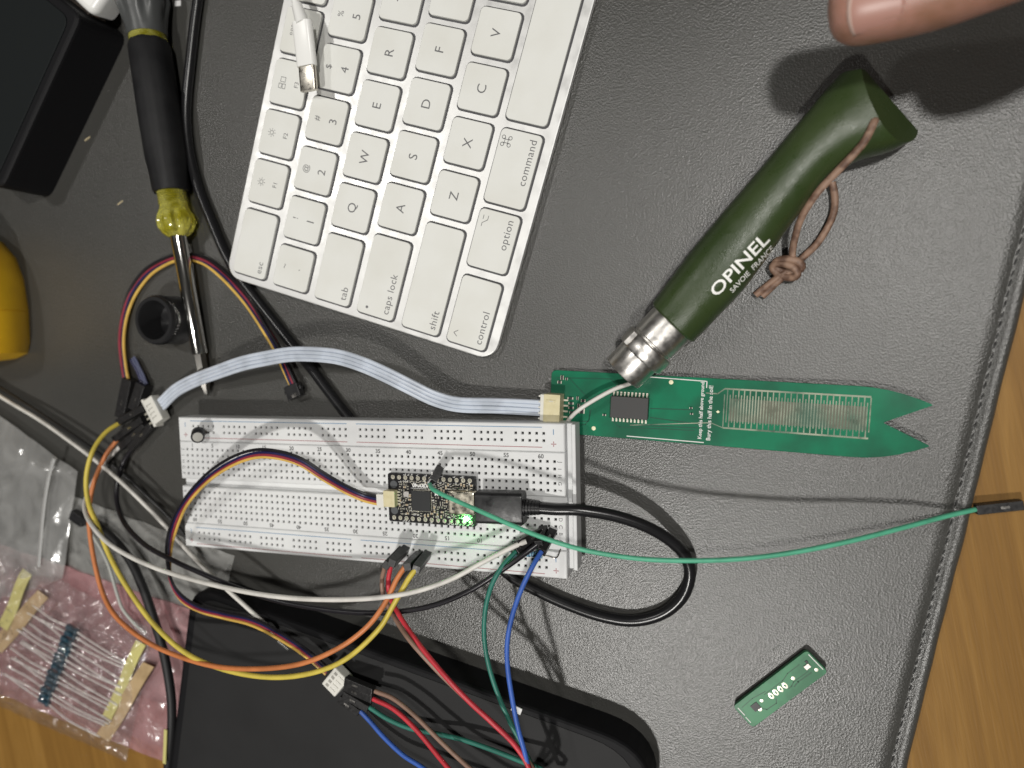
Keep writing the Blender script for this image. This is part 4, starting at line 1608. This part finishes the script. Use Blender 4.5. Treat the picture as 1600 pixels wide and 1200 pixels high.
# ------------------------------------------------------------------ screwdriver
sa, sb, sc, sd, se_ = at(212, 5, 10), at(231, 56, 8.8), at(268, 300, 7.8), at(276, 362, 9), at(324, 618, 3)
root = thing('screwdriver', 'screwdriver with a black grip, grey butt and clear yellow collar', 'screwdriver', (sc.x, sc.y, 0))
d = (sc - sb).normalized()
lg = (sc - sb).length
g = MB()
g.lathe([(-20, 4), (-19, 9), (-17, 10), (-13, 10.2), (-8, 8.8), (-3, 7.8), (0.5, 7.5)], sb, d, 48, ripple=lambda t, a: -0.15 * max(0, math.cos(6 * a)) * max(0, min(1, (-3 - t) / 5)))
g.build('butt_cap', mat('plastic_grey', (0.065, 0.068, 0.068), 0.38, bump=(0.6, 0.2, 0.15)), root)
M_AMB = mat('acetate_yellow', (0.95, 0.9, 0.22), 0.1, spec=0.7, trans=0.7, ior=1.4, var=(0.2, (0.5, 0.45, 0.03), 0.4, 0.6))
g = MB()
g.lathe([(0.4, 7.2), (3.0, 7.4)], sb, d, 40)
g.build('upper_collar', M_AMB, root)
g = MB()
g.lathe([(2.8, 7.4), (5, 8.2), (30, 8.4), (50, 8.1), (lg - 8, 7.5), (lg - 1, 7.2), (lg, 6.8)], sb, d, 48, ripple=lambda t, a: -0.02 * max(0, math.cos(8 * a)))
g.build('grip', mat('rubber_grip', (0.008, 0.008, 0.009), 0.55, spec=0.3, bump=(1.4, 0.4, 0.15), var=(0.08, (0.013, 0.013, 0.014), 0.4, 0.6)), root)
g = MB()
prof = [(lg - 0.5, 5.6)]
for k in range(5):
    prof += [(lg + 0.3 + k * 1.1, 5.7), (lg + 0.8 + k * 1.1, 5.3)]
prof += [(lg + 7, 5.6), (lg + 9.5, 6.9), (lg + 12.0, 7.5), (lg + 14.5, 7.2), (lg + 17, 5.6), (lg + 18.5, 3.8)]
g.lathe(prof, sb, d, 48, ripple=lambda t, a: (-0.16 * max(0, math.cos(6 * a)) if t > lg + 8 else 0))
g.build('collar', M_AMB, root)
d2 = (se_ - sd).normalized()
sh0 = sb + d * (lg + 18)
d2 = (se_ - sh0).normalized()
LS = (se_ - sh0).length
g = MB()
g.lathe([(0, 3.15), (LS * 0.73, 3.15), (LS * 0.735, 2.9)], sh0, d2, 32)
g.build('shaft', mat('shaft_chrome', (0.66, 0.65, 0.62), 0.13, 1.0, bump=(0.4, 0.06, 0.1)), root)
g = MB()
g.lathe([(LS * 0.73, 2.5), (LS * 0.92, 2.4), (LS * 0.95, 1.6), (LS * 0.985, 1.2), (LS, 0.3)], sh0, d2, 6)
g.build('bit', mat('bit_steel', (0.3, 0.29, 0.27), 0.35, 1.0, bump=(1, 0.3, 0.1)), root)

# ------------------------------------------------------------------ black ring cap
q = at(240, 500, 13)
root = thing('ring_cap', 'short black hollow cap standing open on the mat beside the screwdriver shaft', 'cap', (q.x, q.y, 0))
g = MB()
g.lathe([(0.0, 10.2), (0.6, 10.4), (9.5, 10.2), (12.6, 10.0), (13.2, 9.6), (13.2, 8.2), (12.6, 7.9), (1.5, 7.8), (1.2, 0.02)], (q.x, q.y, 0), (0, 0, 1), 48)
g.build('shell', mat('cap_black', (0.018, 0.018, 0.019), 0.3, bump=(0.8, 0.3, 0.15)), root)
g = MB()
for k in range(48):
    a = 2 * PI * k / 48
    g.box((q.x + 10.15 * math.cos(a), q.y + 10.15 * math.sin(a), 10.5), (0.5, 0.5, 2.6))
g.build('knurling', MATS['cap_black'], root)

# ------------------------------------------------------------------ yellow tool
root = thing('yellow_tool', 'rounded end of a bright yellow plastic tool at the left edge', 'tool', at(5, 470, 0))
p0, p1 = at(2, 566, 14), at(-14, 380, 14)
d = (p1 - p0).normalized()
L_ = (p1 - p0).length
cxx = at(-58, 568, 14)
sx = (at(38, 540, 14) - at(-35, 540, 14)).length
g = MB()
prof = [(0, sx * 0.3), (0.8, sx * 0.7), (3, sx * 0.93), (8, sx * 0.99), (22, sx * 1.03), (22.3, sx * 1.02), (22.6, sx * 1.03), (38, sx * 1.0), (48, sx * 0.9), (56, sx * 0.7), (62, sx * 0.42), (64.5, sx * 0.1)]
g.lathe(prof, cxx, Vector((-0.05, 1, 0)), 56)
o = g.build('shell', mat('plastic_yellow', (0.80, 0.47, 0.012), 0.42, var=(0.06, (0.72, 0.41, 0.012), 0.42, 0.6), bump=(1.2, 0.15, 0.08)), root)
# ------------------------------------------------------------------ black box upper left
c1, c2 = Vector((-162, 124.5)), Vector((-110, 190))
e1 = (c2 - c1).normalized()
e2 = Vector((-e1.y, e1.x))
poly = round_poly(ccw([tuple(c1), tuple(c2), tuple(c2 + e2 * 110), tuple(c1 + e2 * 110)]), [7, 5, 5, 5], 5)
root = thing('black_box', 'matte black plastic box with rounded corners in the upper left', 'box', (c1.x, c1.y, 0))
g = MB()
g.slab(poly, 0, 22, 1.6, seg=3)
g.build('case', mat('box_black', (0.005, 0.005, 0.006), 0.6, spec=0.25, bump=(1.0, 0.2, 0.1)), root, sharp=35)
g = MB()
inn = round_poly(ccw([tuple(c1 + e1 * 4 + e2 * 4), tuple(c2 - e1 * 4 + e2 * 4), tuple(c2 - e1 * 4 + e2 * 106), tuple(c1 + e1 * 4 + e2 * 106)]), 5, 5)
g.slab(inn, 21, 22.5, 0.25)
g.build('lid_panel', mat('box_panel', (0.0065, 0.0085, 0.009), 0.6, spec=0.25, bump=(1.2, 0.2, 0.08)), root)
# bits next to the box
a, b_ = at(52, -14, 14), at(140, 26, 12)
root = thing('metal_bar', 'short brownish metal bar lying beside the black box corner', 'bar', (b_.x, b_.y, 0))
g = MB()
g.box(((b_ - a).length / 2, 0, -4), ((b_ - a).length, 7, 9), frame(a, b_ - a))
g.build('bar', mat('metal_brown', (0.12, 0.10, 0.085), 0.4, 0.6, bump=(0.8, 0.2, 0.1)), root, bevel=1.0)
g = MB()
g.box(((b_ - a).length + 0.6, 2.0, -1.5), (1.2, 1.6, 2.4), frame(a, b_ - a))
g.build('tip', mat('copper', (0.6, 0.36, 0.24), 0.35, 1.0), root)
a, b_ = at(118, -40, 18), at(160, 2, 14)
root = thing('charger_plug', 'glossy white and grey plastic plug beside the screwdriver butt', 'plug', (b_.x, b_.y, 0))
g = MB()
g.slab(rrect((b_ - a).length + 4, 15, 4, 5, (b_ - a).length / 2, 0), -9, 3, 3, M=frame(a, b_ - a), seg=4, smooth=True)
g.build('body', MATS['plastic_gloss_white'], root, sharp=30)
g = MB()
g.slab(rrect(9, 10, 3, 5, 0, 0), 0, 9, 2.5, M=Matrix.Translation(at(170, 12, 4)), seg=3, smooth=True)
g.build('base', mat('plastic_grey', (0.15, 0.16, 0.16), 0.38), root)

# ------------------------------------------------------------------ black slab-like case
T = Vector((-80.5, -44.0))
f1 = Vector((0.978, -0.207))
f2 = Vector((-0.207, -0.978))
poly = round_poly(ccw([tuple(T), tuple(T + f1 * 200), tuple(T + f1 * 200 + f2 * 125), tuple(T + f2 * 125)]), [14, 14, 22, 14], 7)
cand = ccw([tuple(T), tuple(T + f1 * 200), tuple(T + f1 * 200 + f2 * 125), tuple(T + f2 * 125)])
poly = round_poly(cand, [22 if (Vector(c_) - (T + f1 * 200)).length < 1 else 12 for c_ in cand], 8)
root = thing('tablet_case', 'large flat black case with rounded corners under the wires in front of breadboard', 'case', (T.x, T.y, 0))
g = MB()
g.slab(poly, 0, 13.3, 2.2, seg=4)
g.build('lower_shell', mat('case_edge', (0.006, 0.006, 0.007), 0.6, spec=0.2), root, sharp=35)
cen_ = T + f1 * 100 + f2 * 62
pin = [tuple(cen_ + (Vector(p) - cen_) * 0.955) for p in poly]
g = MB()
g.slab(pin, 12.8, 13.55, 0.22, seg=2)
g.build('cover', mat('case_black', (0.0155, 0.0155, 0.016), 0.6, spec=0.25, bump=(2.2, 0.25, 0.06), var=(0.03, (0.019, 0.019, 0.0195), 0.4, 0.65)), root, sharp=50)

# ------------------------------------------------------------------ plastic bags
def bag_mesh(poly_px, z0, thick, n=60, wr=1.0, seed=0, fs=0.05, dirn=0.4):
    """closed pillow of film: outline from quad corners, wrinkled top, flat bottom"""
    q = [at(px, py, z0) for px, py in poly_px]
    g_ = MB()
    top_, bot_ = [], []
    for j in range(n + 1):
        for i in range(n + 1):
            u, v_ = i / n, j / n
            p = (q[0] * (1 - u) + q[1] * u) * (1 - v_) + (q[3] * (1 - u) + q[2] * u) * v_
            e = min(u, 1 - u, v_, 1 - v_)
            k = min(1, e * 9)
            ed_ = noise.noise(Vector((p.x * 0.08, p.y * 0.08, seed))) * 1.0
            if e == 0:
                p = p + Vector((ed_, noise.noise(Vector((p.x * 0.1, 3, p.y * 0.1))) * 0.8, 0))
            x = p.x * math.cos(dirn) + p.y * math.sin(dirn)
            y = -p.x * math.sin(dirn) + p.y * math.cos(dirn)
            h = 1 - abs(noise.noise(Vector((x * fs, y * fs * 2.6, seed))) * 2)
            h2 = 1 - abs(noise.noise(Vector((x * fs * 3, y * fs * 3, seed + 5))) * 2)
            z = z0 + k * (thick * 0.55 + wr * (h * 0.9 + h2 * 0.35))
            top_.append(Vector((p.x, p.y, z)))
            bot_.append(Vector((p.x, p.y, z0 - 0.12 - 0.1 * k)))
    m_ = n + 1
    fs_ = [(j * m_ + i, j * m_ + i + 1, (j + 1) * m_ + i + 1, (j + 1) * m_ + i) for j in range(n) for i in range(n)]
    g_.add(top_ + bot_, fs_ + [tuple(reversed([x_ + m_ * m_ for x_ in f])) for f in fs_], 0, True)
    rim = [i for i in range(n)] + [i * m_ + n for i in range(n)] + [n * m_ + n - i for i in range(n)] + [(n - i) * m_ for i in range(n)]
    for k in range(len(rim)):
        a_, b2 = rim[k], rim[(k + 1) % len(rim)]
        g_.f.append([a_, b2, b2 + m_ * m_, a_ + m_ * m_])
        g_.m.append(0)
        g_.sm.append(False)
    return g_


F_GREY = film('film_grey', (0.78, 0.78, 0.77), (0.6, 0.6, 0.58), 0.24, 0.3, 0.1, 0.6, 0.9)
F_CLEAR = film('film_clear', (0.93, 0.93, 0.92), (0.7, 0.7, 0.69), 0.2, 0.16, 0.05, 0.45, 1.6)
F_PINK = film('film_pink', (0.9, 0.68, 0.70), (0.74, 0.5, 0.51), 0.28, 0.2, 0.06, 0.8, 2.0)
F_CRISP = film('film_crisp', (0.98, 0.97, 0.97), (0.7, 0.68, 0.68), 0.035, 0.1, 0.12, 0.9, 2.4)
root = thing('plastic_bag', 'flat cloudy grey plastic sleeve under the yellow and orange wires', 'bag', at(230, 860, 0))
g = bag_mesh([(110, 774), (366, 868), (352, 945), (105, 985)], 0.6, 0.6, 50, 0.7, 1)
g.build('film', F_GREY, root)
root = thing('plastic_bag', 'pink tinted antistatic bag under the clear bag of resistors', 'bag', at(200, 1050, 0))
g = bag_mesh([(-60, 830), (296, 952), (274, 1198), (-60, 1060)], 1.9, 1.4, 80, 2.2, 2, 0.045, 0.9)
g.build('film', F_PINK, root)
root = thing('plastic_bag', 'clear resealable bag with a milky seal strip at the far left', 'bag', at(50, 780, 0))
g = bag_mesh([(-70, 600), (121, 737), (98, 905), (-70, 960)], 4.2, 2.2, 80, 2.2, 3, 0.03, 1.2)
bo = g.build('film', F_CLEAR, root)
g = MB()
zs = [(84, 716), (76, 745), (70, 780), (66, 815), (63, 850), (60, 885)]
g.sweep(smooth([at(x, y, 8.2) for x, y in zs]), 1.0, 8, flat=0.35)
g.build('seal_strip', mat('seal_milky', (0.5, 0.5, 0.49), 0.4, trans=0.4), root)
root = thing('plastic_bag', 'crumpled clear bag holding taped blue resistors in the lower left', 'bag', at(110, 1030, 0))
g = bag_mesh([(-60, 822), (238, 985), (198, 1190), (-60, 1078)], 5.8, 3.4, 110, 3.2, 4, 0.07, 0.5)
g.build('film', F_CRISP, root)

# resistors with their tapes inside the crisp bag
M_RB = mat('resistor_blue', (0.012, 0.035, 0.055), 0.3, var=(0.6, (0.02, 0.06, 0.085), 0.4, 0.6))
NR = 14
for k in range(NR):
    t = k / (NR - 1)
    cpx = lerp(113, 68, t) + 1.5 * math.sin(k * 2.1)
    cpy = lerp(983, 1096, t)
    c0 = at(cpx, cpy, 7.6)
    L0 = at(lerp(62, 2, t) - 22, lerp(905, 1040, t) + 22 * 0, 7.2)
    a_ = at(cpx - 62 - 6 * math.sin(k * 1.7), cpy - 38 + 5 * math.sin(k * 2.3), 7.0)
    b2 = at(cpx + 92 + 5 * math.sin(k * 1.3), cpy + 52 + 6 * math.sin(k * 1.9 + 1), 6.9)
    dd = (b2 - a_).normalized()
    root = thing('resistor', 'dark blue resistor with bare wire leads inside the clear bag', 'resistor', c0, 0, 'resistors taped in a strip in the bag')
    g = MB()
    g.lathe([(-3.3, 0.5), (-3.2, 1.15), (-2.6, 1.45), (-1.9, 1.4), (-1.6, 1.15), (1.6, 1.15), (1.9, 1.4), (2.6, 1.45), (3.2, 1.15), (3.3, 0.5)], c0, dd, 14)
    g.build('body', M_RB, root)
    for (e_, s_) in ((a_, -1), (b2, 1)):
        g = MB()
        mid = lerp(c0, e_, 0.5) + Vector((random.uniform(-1, 1), random.uniform(-1, 1), random.uniform(-0.2, 0.8)))
        g.sweep(smooth([c0 + dd * 3.2 * s_, mid, e_], 3), 0.4, 6)
        g.build('lead', mat('lead_bright', (0.82, 0.8, 0.77), 0.35, 0.35), root)
M_TY = mat('paper_tape_yellow', (0.50, 0.46, 0.17), 0.7, bump=(0.6, 0.3, 0.2))
M_TT = mat('paper_tape_tan', (0.42, 0.30, 0.16), 0.7, bump=(0.6, 0.3, 0.2), var=(0.1, (0.32, 0.22, 0.11), 0.4, 0.6))


def tape(px, m_, label):
    P_ = [at(x, y, z) for x, y, z in px]
    g_ = MB()
    n_ = 20
    for zz in (0.0, 0.25):
        pass
    vs_ = []
    for zz in (0.0, 0.25):
        for i in range(n_ + 1):
            t_ = i / n_
            for (a2, b3) in ((P_[0], P_[3]), (P_[1], P_[2])):
                v_ = lerp(a2, b3, t_)
                vs_.append(v_ + Vector((0, 0, zz + 0.5 * math.sin(t_ * 7))))
    m2 = 2 * (n_ + 1)
    fs_ = []
    for i in range(n_):
        fs_.append((2 * i, 2 * i + 1, 2 * i + 3, 2 * i + 2))
        fs_.append((m2 + 2 * i, m2 + 2 * i + 1, m2 + 2 * i + 3, m2 + 2 * i + 2))
        fs_.append((2 * i, 2 * i + 2, m2 + 2 * i + 2, m2 + 2 * i))
        fs_.append((2 * i + 1, 2 * i + 3, m2 + 2 * i + 3, m2 + 2 * i + 1))
    fs_.append((0, 1, m2 + 1, m2))
    fs_.append((2 * n_, 2 * n_ + 1, m2 + 2 * n_ + 1, m2 + 2 * n_))
    g_.add(vs_, fs_)
    o_ = g_.build('paper_tape', m_)
    tag(o_, label, 'tape', 'tapes that hold the resistors')


tape([(36, 888, 6.9), (50, 898, 6.9), (13, 985, 6.9), (-2, 975, 6.9)], M_TY, 'yellow paper tape at the left ends of the resistor leads')
tape([(60, 922, 6.6), (76, 934, 6.6), (4, 1020, 6.6), (-14, 1002, 6.6)], M_TT, 'tan paper tape beside the left yellow tape in the bag')
tape([(213, 1000, 6.9), (228, 1008, 6.9), (175, 1124, 6.9), (162, 1116, 6.9)], M_TY, 'yellow paper tape at the right ends of the resistor leads')
tape([(224, 1034, 6.5), (241, 1042, 6.5), (172, 1158, 6.5), (152, 1146, 6.5)], M_TT, 'tan paper tape beside the right yellow tape in the bag')

# black strap-like cable over the bags
root = thing('black_cable', 'thick dark cable curving down over the pink bag beside the black case', 'cable', at(120, 812, 0))
g = MB()
g.sweep(path([(118, 808, 3), (145, 818, 4), (175, 840, 5), (203, 875, 7), (222, 915, 9), (238, 960, 10), (252, 1005, 11), (262, 1050, 12), (268, 1095, 12), (268, 1140, 12), (264, 1185, 11), (255, 1260, 8)]), 1.9, 12)
g.build('cord', mat('cord_matte', (0.010, 0.010, 0.011), 0.55), root)
g = MB()
a, b_ = at(113, 803, 3.4), at(132, 816, 3.4)
g.box(((b_ - a).length / 2, 0, 0), ((b_ - a).length, 5, 3), frame(a, b_ - a))
g.build('plug', M_BLACKP, root, bevel=0.4)
g = MB()
a, b_ = at(259, 1140, 15), at(257, 1193, 14)
g.box(((b_ - a).length / 2, 0, 0), ((b_ - a).length, 1.6, 0.4), frame(a, b_ - a))
g.build('paper_label', M_TY, root)

# ------------------------------------------------------------------ resistors on the breadboard
for (a, b_, zz, lab) in (((820, 864), (848, 868), 15, 'pale blue banded resistor lying flat across the right end of breadboard'), ((797, 876), (815, 862), 15, 'pale blue resistor tilted under the black wire at the board end')):
    A_, B_ = at(*a, zz), at(*b_, zz)
    dd = (B_ - A_).normalized()
    ln = (B_ - A_).length
    root = thing('resistor', lab, 'resistor', A_)
    g = MB()
    g.lathe([(0, 0.4), (0.15, 1.0), (0.8, 1.2), (1.5, 1.15), (1.8, 0.95), (ln - 1.8, 0.95), (ln - 1.5, 1.15), (ln - 0.8, 1.2), (ln - 0.15, 1.0), (ln, 0.4)], A_, dd, 16)
    ro = g.build('body', mat('resistor_pale', (0.16, 0.33, 0.42), 0.35), root)
    g = MB()
    for t in (0.25, 0.4, 0.52, 0.64, 0.82):
        r = 1.24 if t in (0.25, 0.82) else 1.0
        r = 0.99 if 0.3 < t < 0.75 else 1.2
        g.lathe([(ln * t, r * 0.9), (ln * t, r), (ln * t + 0.35, r), (ln * t + 0.35, r * 0.9)], A_, dd, 16)
    g.build('bands', mat('band_dark', (0.03, 0.05, 0.12), 0.4), ro)
    for (p_, s_) in ((A_, -1), (B_, 1)):
        g = MB()
        q_ = p_ + dd * s_ * 5
        e_ = Vector((q_.x + s_, q_.y + (-2 if s_ < 0 else 3), BZ - 1))
        g.sweep(smooth([p_, p_ + dd * s_ * 2.5, q_, e_], 0.8), 0.26, 6)
        g.build('lead', mat('lead_dark', (0.25, 0.24, 0.22), 0.35, 0.9), root)

# ------------------------------------------------------------------ small bits
def bit(name, label, cat, a, b_, wd, ht, m_, z=0.0):
    A_, B_ = at(*a, z), at(*b_, z)
    g_ = MB()
    g_.box(((B_ - A_).length / 2, 0, ht / 2), ((B_ - A_).length, wd, ht), frame(A_, B_ - A_))
    o_ = g_.build(name, m_, bevel=min(wd, ht) * 0.2)
    tag(o_, label, cat)


M_BRT = mat('pin_bright', (0.85, 0.84, 0.8), 0.25, 0.9)
bit('pin', 'short bright metal pin lying on the black case', 'pin', (435, 1001), (451, 1014), 0.8, 0.6, M_BRT, 13.6)
bit('pin', 'bright metal pin under the yellow wire on the case', 'pin', (446, 996), (457, 1004), 1.5, 0.8, M_BRT, 13.6)
bit('scrap', 'small white plastic scrap on the case under the blue wire', 'scrap', (800, 1104), (815, 1112), 2.4, 0.5, mat('scrap_white', (0.7, 0.7, 0.7), 0.5), 13.6)
straw = mat('straw', (0.5, 0.42, 0.26), 0.7)
bit('straw_crumb', 'tiny pale straw crumb on the mat left of the screwdriver collar', 'crumb', (184, 320), (192, 314), 0.5, 0.3, straw)
bit('straw_crumb', 'tiny pale crumb beside the black box edge', 'crumb', (133, 220), (141, 214), 0.6, 0.3, straw)
bit('paper_scrap', 'tiny white paper scrap near the screwdriver butt', 'scrap', (274, 6), (283, 5), 2.2, 0.3, mat('scrap_white', (0.7, 0.7, 0.7), 0.5))

# dust: nobody could count it
g = MB()
rnd = random.Random(11)
for k in range(420):
    px, py = rnd.uniform(0, 1500), rnd.uniform(0, 1200)
    p = at(px, py, 0)
    if (p - corner).dot(en) > -16:
        continue
    a = rnd.uniform(0, PI)
    l_, w_ = rnd.uniform(0.12, 0.45), rnd.uniform(0.06, 0.14)
    g.box(p + Vector((0, 0, 0.08)), (l_, w_, 0.1), None)
o = g.build('dust', mat('dust_pale', (0.28, 0.27, 0.25), 0.8))
tag(o, 'fine pale specks of dust scattered over the mat', 'dust', kind='stuff')

# ------------------------------------------------------------------ hand
M_SKIN = bpy.data.materials.new('skin')
M_SKIN.use_nodes = True
nt = M_SKIN.node_tree
bs = nt.nodes['Principled BSDF']
bs.inputs['Base Color'].default_value = (0.42, 0.20, 0.16, 1)
bs.inputs['Roughness'].default_value = 0.42
bs.inputs['Subsurface Weight'].default_value = 0.25
bs.inputs['Subsurface Radius'].default_value = (1.0, 0.35, 0.2)
bs.inputs['Subsurface Scale'].default_value = 0.002
tc = nt.nodes.new('ShaderNodeTexCoord')
mp = nt.nodes.new('ShaderNodeMapping')
mp.inputs['Scale'].default_value = (1000, 1000, 1000)
nt.links.new(tc.outputs['Object'], mp.inputs[0])
n1 = nt.nodes.new('ShaderNodeTexNoise')
n1.inputs['Scale'].default_value = 0.12
n1.inputs['Detail'].default_value = 4
nt.links.new(mp.outputs[0], n1.inputs[0])
cr = nt.nodes.new('ShaderNodeValToRGB')
cr.color_ramp.elements[0].position = 0.38
cr.color_ramp.elements[0].color = (0.28, 0.145, 0.095, 1)
cr.color_ramp.elements[1].position = 0.66
cr.color_ramp.elements[1].color = (0.39, 0.205, 0.16, 1)
nt.links.new(n1.outputs[0], cr.inputs[0])
nt.links.new(cr.outputs[0], bs.inputs['Base Color'])
n2 = nt.nodes.new('ShaderNodeTexNoise')
n2.inputs['Scale'].default_value = 1.6
nt.links.new(mp.outputs[0], n2.inputs[0])
bp = nt.nodes.new('ShaderNodeBump')
bp.inputs['Strength'].default_value = 0.25
bp.inputs['Distance'].default_value = 0.0002
nt.links.new(n2.outputs[0], bp.inputs['Height'])
nt.links.new(bp.outputs[0], bs.inputs['Normal'])

tip = at(1318, 13, 40)
chains = []
k1 = at(1472, -22, 43)
k2 = at(1610, -72, 48)
k3 = at(1840, -250, 58)
wr = k3 + Vector((60, 62, 4))
palm = lerp(k3, wr, 0.45) + Vector((4, 8, 0))
verts = [wr, palm]
edges = [(0, 1)]
rad = [(24, 19), (30, 15)]


def chain(start, pts):
    prev = start
    for (p_, r_) in pts:
        verts.append(Vector(p_))
        rad.append((r_, r_))
        edges.append((prev, len(verts) - 1))
        prev = len(verts) - 1


chain(1, [(k3, 11), (k2, 10.2), (lerp(k2, k1, 0.5), 9.9), (k1, 10.6), (lerp(k1, tip, 0.55), 10.8), (lerp(k1, tip, 0.88), 10.4), (tip, 9.4), (tip + (tip - k1).normalized() * 4, 6.0)])
for (off, n_, sh) in ((Vector((4, 21, 4)), 10.2, 0.0), (Vector((10, 40, 6)), 9.8, 6.0), (Vector((20, 57, 4)), 8.6, 14.0)):
    A_ = k3 + off
    B_ = k2 + off + Vector((sh, 8, 16))
    chain(1, [(A_, n_), (B_, n_ - 0.8), (B_ + Vector((-12, 3, -2)), n_ - 1.2), (B_ + Vector((-22, 6, -16)), n_ - 1.6), (B_ + Vector((-12, 8, -32)), n_ - 2.2)])
th = at(1900, -150, 60)
chain(0, [(lerp(wr, th, 0.5) + Vector((8, -6, 0)), 14), (th, 11), (th + Vector((-14, -6, -10)), 10), (th + Vector((-26, -8, -18)), 8.5)])
me = bpy.data.meshes.new('hand')
base = Vector((tip.x, tip.y, 0))
me.from_pydata([(v_ - base) * S for v_ in verts], edges, [])
ho = bpy.data.objects.new('hand', me)
C.objects.link(ho)
sk = ho.modifiers.new('skin', 'SKIN')
sk.use_smooth_shade = True
for i, v_ in enumerate(me.skin_vertices[0].data):
    v_.radius = (rad[i][0] * S, rad[i][1] * S)
    v_.use_root = i == 0
ss = ho.modifiers.new('sub', 'SUBSURF')
ss.levels = 3
ss.render_levels = 3
me.materials.append(M_SKIN)
ho.location = base * S
tag(ho, "person's hand with one finger reaching in above the knife at the top edge", 'hand')
WM[ho] = Matrix.Translation(base * S)
# fingernail, laid on the skin
from mathutils.bvhtree import BVHTree
dg = bpy.context.evaluated_depsgraph_get()
ev = ho.evaluated_get(dg)
em = ev.to_mesh()
tree = BVHTree.FromPolygons([tuple(v_.co) for v_ in em.vertices], [tuple(p_.vertices) for p_ in em.polygons])
ev.to_mesh_clear()
fd = (tip - k1).normalized()
up = (CAM - tip).normalized()
up = (up - fd * up.dot(fd) + Vector((0.05, -0.12, 0))).normalized()
up = (up - fd * up.dot(fd)).normalized()
sd_ = fd.cross(up)
NI, NJ = 14, 14
nl = MB()
vs_ = []
for j in range(NJ + 1):
    for i in range(NI + 1):
        a = lerp(-1, 1, i / NI)
        tj = j / NJ
        t = lerp(-13 + 2.6 * a * a, -0.6 - 1.6 * a * a, tj)
        o_ = tip + fd * t + sd_ * (a * 6.3)
        hit = tree.ray_cast((o_ + up * 30 - base) * S, -up, 0.06)
        p_ = (hit[0] / S + base) if hit[0] is not None else o_
        vs_.append(p_ + up * (0.02 + 0.25 * tj * tj - 0.25 * a ** 6))
fs_ = [(j * (NI + 1) + i, j * (NI + 1) + i + 1, (j + 1) * (NI + 1) + i + 1, (j + 1) * (NI + 1) + i) for j in range(NJ) for i in range(NI)]
for q_, f in enumerate(fs_):
    nl.add([], [])
nl.add(vs_, fs_, 0, True)
for q_ in range(len(nl.m)):
    nl.m[q_] = 1 if q_ // NI >= NJ - 1 else 0
no = nl.build('fingernail', [mat('nail', (0.40, 0.215, 0.175), 0.36, spec=0.5), mat('nail_edge', (0.58, 0.42, 0.36), 0.35)], ho)
sol = no.modifiers.new('thick', 'SOLIDIFY')
sol.thickness = 0.4 * S
